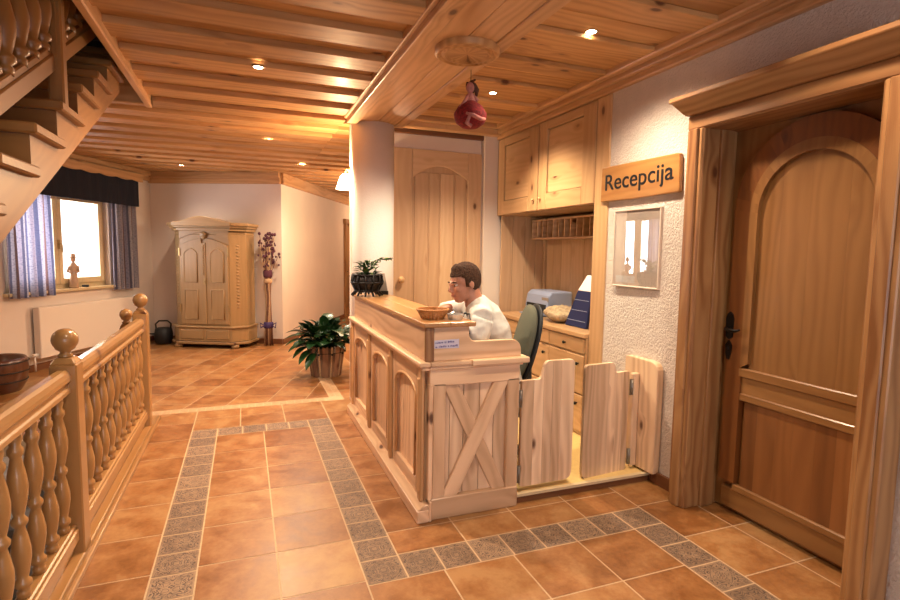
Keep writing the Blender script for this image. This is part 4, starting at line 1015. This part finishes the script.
for y0, y1 in ((1.504, 2.996), (3.104, 5.006)):
    m = MB()
    m.prism([(RXc+dx, y0, z-.022) for dx, z in [(-.033, .865), (.033, .865), (.033, .885), (.024, .893), (.024, .912), (.037, .925), (.037, .945), (.030, .968), (.016, .978), (-.016, .978), (-.030, .968), (-.037, .945), (-.037, .925), (-.024, .912), (-.024, .893), (-.033, .885)]], (0, y1-y0, 0), (0, 1, 0)); m.build('handrail', M['rail'], t, .002)
    m = MB(); m.box(RXc-.04, RXc+.04, y0, y1, .10, .165).box(RXc-.03, RXc+.03, y0, y1, .165, .185); m.build('bottom_rail', M['rail'], t, .006)
    m = MB(); m.box(RXc-.012, RXc+.012, y0, y1, .03, .10); m.build('kick_board', M['rail'], t)
    n = int(round((y1-y0)/.172)); 
    for k in range(n):
        y = y0 + (y1-y0)*(k+.5)/n; m = MB().lathe(baluster_prof(.658), (RXc, y, .185), 14); m.build('baluster', M['rail'], t)
m = MB(); m.box(-.90, -.742, 1.3, 5.33, 0, .022).box(-.755, -.732, 1.3, 5.33, 0, .034).box(-.87, -.765, 1.3, 5.12, .022, .036); m.build('base_board', M['rail'], t, .004)
t = thing('newel_post', 'second ball topped newel post just behind the far end of the railing', 'post', (-.965, 5.27, 0))
ball_post(t, -.965, 5.27, .885, .09, .05)
# lower steps
t = thing('lower_staircase', 'grey stone steps going down inside the stairwell behind the railing', 'stairs', (-1.4, 4.9, -.2))
for k in range(12):
    m = MB().box(-1.87, -.905, 4.72-.30*k, 5.04-.30*k, -.20*(k+1)-.06+.01, -.20*(k+1)+.01); m.build('step', M['stone'], t, .006)

# ------------------------------------------------------------------ UPPER STAIRCASE
t = thing('upper_staircase', 'pine staircase with open treads rising over the railing at upper left', 'stairs', (-1.3, 2.5, 1.5))
sl = .506; XS = -.82
RUN, RISE = .365, .178
N0 = -2; yn = lambda k: 2.73 + RUN*k; zn = lambda k: 1.826 + RISE*k
def stringer(x0, x1):
    bot = lambda y: 1.565 + sl*(y-2.4) - .005
    pts = []
    for k in range(N0, 6): pts += [(yn(k-1), zn(k)), (yn(k), zn(k))]
    y0, y1 = yn(N0-1), yn(5)
    m = MB(); 
    for k in range(N0, 6):      # per step piece, joined along the board
        a, b_ = yn(k-1), yn(k); m.prism([(x0, a, bot(a)), (x0, b_, bot(b_)), (x0, b_, zn(k)), (x0, a, zn(k))], (x1-x0, 0, 0), (0, .89, .45), (.31, .5, .4))
    bmesh.ops.remove_doubles(m.bm, verts=m.bm.verts, dist=.0005)
    return m
stringer(XS-.05, XS).build('stringer', M['stair'], t); stringer(-1.80, -1.75).build('stringer', M['stair'], t)
for k in range(N0, 7):
    m = MB(); m.box(-1.75, XS-.005, yn(k-1)-.001, yn(k-1)+.017, zn(k-1)+.047, zn(k)); m.build('riser', M['stair'], t)
    m = MB(); m.box(-1.83, XS+.035, yn(k-1)-.035, yn(k)-.005, zn(k)+.001, zn(k)+.046, 'x'); m.build('tread', M['stair'], t, .008)
px_, py_ = -.83, 3.18
m = MB().box(px_-.033, px_+.033, py_-.033, py_+.033, 2.22, 3.45).box(px_-.018, px_+.018, py_-.038, py_+.038, 2.45, 3.4); m.build('newel_post', M['stair'], t, .008)
rz = lambda y: 2.015 + .54*(y-2.40)
m = MB(); m.bar((-.865, 1.7, rz(1.7)), (-.865, 4.1, rz(4.1)), .07, .075).bar((-.865, 1.7, rz(1.7)+.055), (-.865, 4.1, rz(4.1)+.055), .05, .04); m.build('lower_rail', M['stair'], t, .006)
m = MB(); m.bar((-.865, 1.7, rz(1.7)+.80), (-.865, 4.1, rz(4.1)+.80), .075, .09); m.build('handrail', M['stair'], t, .01)
for k in range(16):
    y = 1.75 + .15*k
    if abs(y-py_) < .075: continue
    m = MB().lathe(fat(baluster_prof(.72), 1.35), (-.865, y, rz(y)+.06), 14); m.build('baluster', M['stair'], t)

# ------------------------------------------------------------------ OFFICE CHAIR
cx_, cy_ = 1.715, 3.33
t = thing('office_chair', 'olive upholstered office chair behind the seated receptionist', 'chair', (cx_, cy_, .055), R(-17))
# local frame: chair faces -x
def pad(m, c, sx, sy, sz, e=2.6, n=14):
    """rounded slab"""
    vs = []
    q = bmesh.ops.create_uvsphere(m.bm, u_segments=28, v_segments=18, radius=1)
    sp = lambda v: math.copysign(abs(v)**(2/e), v)
    for v in q['verts']:
        x, y, z = v.co; v.co = Vector((c[0]+sx*sp(x), c[1]+sy*sp(y), c[2]+sz*sp(z)))
    for f in m.bm.faces: f.smooth = True
m = MB(); pad(m, (0, 0, 0), .045, .215, .285)
for v in m.bm.verts: v.co.x += .25*v.co.z + .5*v.co.y*v.co.y; v.co += Vector((.10, 0, .845))
m.build('backrest', M['olive'], t, 0, True)
m = MB(); pad(m, (0, 0, 0), .025, .222, .292)
for v in m.bm.verts: v.co.x += .25*v.co.z + .5*v.co.y*v.co.y + .042; v.co += Vector((.10, 0, .845))
m.build('back_shell', M['black'], t, 0, True)
m = MB(); pad(m, (-.14, 0, .40), .24, .235, .045); m.build('seat', M['olive'], t, 0, True)
m = MB(); m.tube([(-.1, 0, .345), (.13, 0, .345), (.17, 0, .40), (.165, 0, .75)], [.03, .028, .025, .022]); m.build('back_bracket', M['black'], t, 0, True)
m = MB().lathe([(.03, .07), (.03, .22), (.02, .22), (.02, .36)], (-.12, 0, 0), 14); m.build('gas_post', M['steel'], t, 0, True)
for k in range(5):
    a = 2*PI*k/5+.3; m = MB().tube([(-.12, 0, .10), (-.12+.27*math.cos(a), .27*math.sin(a), .07)], [.026, .016]); lg = m.build('leg', M['black'], t, 0, True)
    m = MB().lathe([(.025, -.012), (.028, 0), (.025, .012)], (-.12+.27*math.cos(a), .27*math.sin(a), .03), 12, (-math.sin(a), math.cos(a), 0)); m.build('caster', M['black'], lg, 0, True)

# ------------------------------------------------------------------ PERSON
def remeshed(m, name, mat, parent, voxel=.007, smooth=6, sub=None):
    me = bpy.data.meshes.new(name+'_raw'); m.bm.to_mesh(me); m.bm.free()
    o = bpy.data.objects.new(name+'_raw', me); COL.objects.link(o)
    r = o.modifiers.new('r', 'REMESH'); r.mode = 'VOXEL'; r.voxel_size = voxel
    sm = o.modifiers.new('s', 'SMOOTH'); sm.factor = .5; sm.iterations = smooth
    dg = bpy.context.evaluated_depsgraph_get(); me2 = bpy.data.meshes.new_from_object(o.evaluated_get(dg))
    bpy.data.objects.remove(o); bpy.data.meshes.remove(me)
    me2.name = name; me2.transform(WM[parent.name].inverted()); me2.materials.clear(); me2.materials.append(mat)
    for p in me2.polygons: p.use_smooth = True
    ob = bpy.data.objects.new(name, me2); COL.objects.link(ob); ob.parent = parent; return ob
t = thing('person', 'young man in a white T-shirt seated behind the counter, leaning forward and looking left', 'person', (1.68, 3.22, .055))
HX, HY, HZ = 1.332, 3.20, 1.346     # head centre (between the ears)
hr = Matrix.Rotation(R(-10), 3, 'Y') @ Matrix.Rotation(R(8), 3, 'Z')    # head faces -x, tipped down a little
def H_(x, y, z): return tuple(Vector((HX, HY, HZ)) + hr @ Vector((x, y, z)))
b = MB()
b.ell(H_(.012, 0, .030), (.100, .079, .092), 24, 16, hr)         # skull
b.ell(H_(-.035, 0, -.035), (.062, .060, .080), 20, 14, hr)       # face
b.ell(H_(-.052, 0, -.092), (.036, .038, .030), 14, 10, hr)       # chin
b.ell(H_(-.022, 0, -.075), (.055, .056, .040), 14, 10, hr)       # jaw
b.ell(H_(-.088, 0, .012), (.018, .046, .012), 12, 8, hr)         # brow
b.tube([H_(-.094, 0, .008), H_(-.110, 0, -.020), H_(-.119, 0, -.034)], [.010, .012, .013], 10)
b.ell(H_(-.108, .011, -.036), (.011, .009, .008), 8, 6, hr); b.ell(H_(-.108, -.011, -.036), (.011, .009, .008), 8, 6, hr)
b.ell(H_(-.092, 0, -.060), (.014, .024, .006), 10, 8, hr); b.ell(H_(-.090, 0, -.070), (.013, .021, .007), 10, 8, hr)
for s in (-1, 1):
    b.ell(H_(-.072, s*.038, -.022), (.024, .022, .022), 12, 8, hr)     # cheek
    b.ell(H_(.008, s*.081, -.008), (.020, .009, .032), 12, 8, hr)      # ear
b.tube([H_(.035, 0, -.03), (1.39, HY, 1.26), (1.43, HY, 1.17)], [.062, .060, .075], 16)   # neck
SHN, SHF = Vector((1.385, 3.03, 1.125)), Vector((1.42, 3.38, 1.15))
b.tube([(1.43, HY, 1.17), (1.49, 3.21, 1.05), (1.56, 3.22, .83), (1.62, 3.22, .62)], [.09, .125, .135, .14], 18)
b.tube([SHN, (1.435, HY, 1.18), SHF], [.062, .072, .062], 14)
ELN, WRN = Vector((1.295, 3.0, .885)), Vector((1.185, 3.07, .79))
b.tube([SHN, SHN.lerp(ELN, .5), ELN], [.060, .055, .044], 12); b.tube([ELN, ELN.lerp(WRN, .35), WRN], [.046, .046, .029], 12)
ELF, WRF = Vector((1.30, 3.47, .90)), Vector((1.235, 3.30, 1.07))
ELF, WRF = Vector((1.285, 3.44, 1.135)), Vector((1.245, 3.245, 1.185))
b.tube([SHF, SHF.lerp(ELF, .5), ELF], [.060, .055, .044], 12); b.tube([ELF, ELF.lerp(WRF, .35), WRF], [.044, .042, .027], 12)
def hand(w, d, up, thumb):
    d, up = Vector(d).normalized(), Vector(up).normalized(); sd = d.cross(up).normalized(); rot = Matrix((d, sd, up)).transposed()
    b.ell(w + d*.045, (.052, .040, .017), 14, 10, rot)
    for k, (ln, o_) in enumerate(((.070, -.030), (.078, -.010), (.072, .010), (.056, .029))):
        p0 = w + d*.082 + sd*o_; p1 = p0 + d*ln*.45 - up*.006 + sd*o_*.25; p2 = p0 + d*ln*.80 - up*.022 + sd*o_*.3; p3 = p0 + d*ln - up*.036 + sd*o_*.3
        b.tube([w + d*.05 + sd*o_*.9, p0, p1, p2, p3], [.010, .0098, .0092, .0085, .007], 8)
    s_ = thumb; b.tube([w + d*.02 + sd*s_*.025, w + d*.045 + sd*s_*.052 - up*.006, w + d*.078 + sd*s_*.062 - up*.014], [.013, .0115, .009], 8)
hand(WRN, (-1, .25, -.12), (0, 0, 1), 1); hand(WRF, (-.88, -.46, -.02), (0, 0, 1), 1)
# legs
for s, ky in ((-1, 3.08), (1, 3.36)):
    hip = Vector((1.61, 3.22+s*.09, .605)); kn = Vector((1.24, ky, .60)); an = Vector((1.30, ky, .155))
    b.tube([hip, hip.lerp(kn, .5), kn], [.085, .075, .056], 14); b.tube([kn, kn.lerp(an, .3), an], [.056, .056, .036], 12)
    b.tube([an, an+Vector((-.05, 0, -.045)), an+Vector((-.15, 0, -.065))], [.036, .038, .028], 10)
remeshed(b, 'body', M['skin'], t, .0062, 5)
# shirt
b = MB()
b.tube([(1.42, HY, 1.215), (1.455, 3.205, 1.14), (1.50, 3.21, 1.03), (1.565, 3.22, .82), (1.63, 3.22, .60)], [.082, .130, .158, .160, .162], 20)
b.tube([SHN+Vector((.0, -.008, 0)), (1.44, HY, 1.185), SHF+Vector((0, .008, 0))], [.078, .088, .078], 16)
b.tube([SHN, SHN.lerp(ELN, .45), SHN.lerp(ELN, .78)], [.078, .080, .074], 14)
b.tube([SHF, SHF.lerp(ELF, .5), ELF, ELF.lerp(WRF, .30)], [.078, .074, .064, .056], 14)
sh = remeshed(b, 'tshirt', M['shirt'], t, .009, 7)
fx_ = bpy.data.textures.new('cloth_folds', 'CLOUDS'); fx_.noise_scale = .09
md = sh.modifiers.new('folds', 'DISPLACE'); md.texture = fx_; md.strength = .022; md.mid_level = .5; md.texture_coords = 'LOCAL'
# black print on the near sleeve, laid on the cloth
from mathutils.bvhtree import BVHTree
dg = bpy.context.evaluated_depsgraph_get(); ev = sh.evaluated_get(dg); em = ev.to_mesh()
bv = BVHTree.FromPolygons([WM[t.name] @ v.co for v in em.vertices], [tuple(p.vertices) for p in em.polygons])
m = MB(); dr_ = Vector((.42, .90, -.06)).normalized(); sx = Vector((.90, -.42, 0)).normalized()
def mark(c0, pts, r):
    out = []
    for x, z in pts:
        h = bv.ray_cast(Vector(c0) + sx*x*1.25 + Vector((0, 0, z*1.2)) - dr_*.5, dr_)
        if h[0]: out.append(h[0] - dr_*.001)
    if len(out) > 1: m.tube(out, r, 6)
PC = (1.266, 3.02, 1.142)
mark(PC, [(-.034, -.016), (-.030, .010), (-.021, .014), (-.014, -.004), (-.010, .012), (.0, .017), (.007, .002), (.012, .016), (.022, .016), (.028, -.014)], .0058)
mark((1.272, 3.0, 1.048), [(-.004, .016), (.010, .014), (.014, 0), (.002, -.008), (-.008, .002)], .006)
m.build('sleeve_print', M['letter'], t)
# trousers, shoes
b = MB()
b.tube([(1.63, 3.22, .70), (1.62, 3.22, .62)], [.165, .12], 18)
for s, ky in ((-1, 3.08), (1, 3.36)):
    hip = Vector((1.61, 3.22+s*.09, .605)); kn = Vector((1.24, ky, .60)); an = Vector((1.30, ky, .155))
    b.tube([hip, hip.lerp(kn, .5), kn], [.10, .088, .070], 14); b.tube([kn, kn.lerp(an, .4), an], [.070, .068, .055], 14)
remeshed(b, 'trousers', M['jeans'], t, .010, 5)
for s, ky in ((-1, 3.08), (1, 3.36)):
    m = MB(); m.ell((1.23, ky, .098), (.145, .052, .040), 16, 10).ell((1.30, ky, .125), (.06, .048, .05), 14, 10).box(1.095, 1.36, ky-.045, ky+.045, .056, .075); m.build('shoe', M['shoe'], t)
# hair
m = MB(); q = bmesh.ops.create_uvsphere(m.bm, u_segments=64, v_segments=44, radius=1); rn = random.Random(4)
for v in q['verts']:
    x, y, z = v.co.x*.105, v.co.y*.085, v.co.z*.100*(1 if v.co.z > 0 else 1.25); v.co = Vector((x+.017, y, z+.034))
dele = []
for f in m.bm.faces:
    c_ = f.calc_center_median(); x, y, z = c_
    lim = .056 if x < -.055 else (.056 - (x+.055)*1.0 if x < -.005 else (.002 if x < .022 else -.030 - (x-.022)*1.05))
    keep = z > lim or (-.030 < x < -.006 and abs(y) > .05 and z > -.018)
    if not keep: dele.append(f)
    f.smooth = True
bmesh.ops.delete(m.bm, geom=dele, context='FACES')
for v in m.bm.verts:
    nrm = Vector(((v.co.x-.017)/.105, v.co.y/.085, (v.co.z-.034)/.100)).normalized(); v.co += nrm*(rn.uniform(0, .004)) + (Vector((-.004, 0, .010)) if v.co.x < -.03 and v.co.z > .09 else Vector())
for v in m.bm.verts: v.co = Vector(H_(*v.co))
hr_o = m.build('hair', M['hair'], t); sd = hr_o.modifiers.new('s', 'SOLIDIFY'); sd.thickness = .012; sd.offset = -1
for s in (-1, 1):
    m = MB(); m.ell(H_(-.0795, s*.031, .001), (.012, .013, .010), 12, 8, hr); ey = m.build('eye', M['eyew'], t)
    m = MB(); m.ell(H_(-.0895, s*.0315, .0), (.0035, .006, .006), 10, 8, hr); m.build('iris', M['iris'], ey)
    m = MB(); m.tube([H_(-.099, s*.014, .019), H_(-.098, s*.032, .024), H_(-.084, s*.050, .019)], [.004, .0045, .003], 6); m.build('eyebrow', M['hair'], t)
m = MB().tube([H_(-.090, -.024, -.066), H_(-.106, 0, -.064), H_(-.090, .024, -.066)], [.003, .0045, .003], 6); m.build('lips', M['lip'], t)

# ------------------------------------------------------------------ LIGHT, WORLD, CAMERA
wd = bpy.data.worlds.new('sky'); scene.world = wd; wd.use_nodes = True
bg = wd.node_tree.nodes['Background']; bg.inputs[0].default_value = (.93, .965, 1.0, 1); bg.inputs[1].default_value = 2.2
l = bpy.data.lights.new('window_daylight', 'AREA'); l.shape = 'RECTANGLE'; l.size = 1.6; l.size_y = 1.2; l.energy = 70; l.color = (.86, .91, 1.0)
o = bpy.data.objects.new('window_daylight', l); COL.objects.link(o); o.matrix_world = W @ Matrix.Translation((-1.82, .45, 1.65)) @ Matrix.Rotation(R(-90), 4, 'X')
l = bpy.data.lights.new('assumed_entrance_daylight', 'AREA'); l.shape = 'RECTANGLE'; l.size = 2.8; l.size_y = 2.2; l.energy = 36; l.color = (.82, .86, 1.0)  # lamp added outside the assumed entrance, for cool light from behind the camera
o = bpy.data.objects.new('assumed_entrance_daylight', l); COL.objects.link(o); o.location = (.6, -2.6, 1.25); o.rotation_euler = (R(90), 0, 0)
def point(loc, e, col=(1, .76, .50), r=.15):
    l = bpy.data.lights.new('added_fill_light', 'POINT'); l.energy = e; l.color = col; l.shadow_soft_size = r
    o = bpy.data.objects.new('added_fill_light', l); COL.objects.link(o); o.location = loc
point((2.3, 8.3, 2.3), 105, (1, .80, .55)); point((3.6, 12.5, 2.3), 50); point((-3.4, 4.6, 2.3), 14)  # added fill lamps without fixtures, mainly to brighten the corridor wall

f, pi_, ro, ya = 532.814413, 9.10960696e-02, 1.59136798e-02, -3.68215638e-01
cp, sp, cr, sr, cy, sy = math.cos(pi_), math.sin(pi_), math.cos(ro), math.sin(ro), math.cos(ya), math.sin(ya)
MM = Matrix(((cr, -sr, 0), (sr, cr, 0), (0, 0, 1))) @ Matrix(((1, 0, 0), (0, cp, -sp), (0, sp, cp))) @ Matrix(((1, 0, 0), (0, 0, -1), (0, 1, 0))) @ Matrix(((cy, sy, 0), (-sy, cy, 0), (0, 0, 1)))
cam = bpy.data.cameras.new('camera'); co = bpy.data.objects.new('camera', cam); COL.objects.link(co)
cam.sensor_width = 36; cam.lens = f*36/900; cam.clip_start = .05
rt, dn, fw = MM[0], MM[1], MM[2]
co.matrix_world = Matrix(((rt[0], -dn[0], -fw[0], 0), (rt[1], -dn[1], -fw[1], 0), (rt[2], -dn[2], -fw[2], 1.55), (0, 0, 0, 1)))
scene.camera = co
scene.view_settings.view_transform = 'Standard'; scene.view_settings.look = 'None'; scene.view_settings.exposure = .37
scene.view_settings.use_curve_mapping = True
cm = scene.view_settings.curve_mapping; cv = cm.curves[3]
cv.points.new(.25, .225); cv.points.new(.72, .745); cm.update()
scene.cycles.max_bounces = 10; scene.cycles.diffuse_bounces = 5; scene.cycles.caustics_reflective = False; scene.cycles.caustics_refractive = False; scene.cycles.sample_clamp_indirect = 6
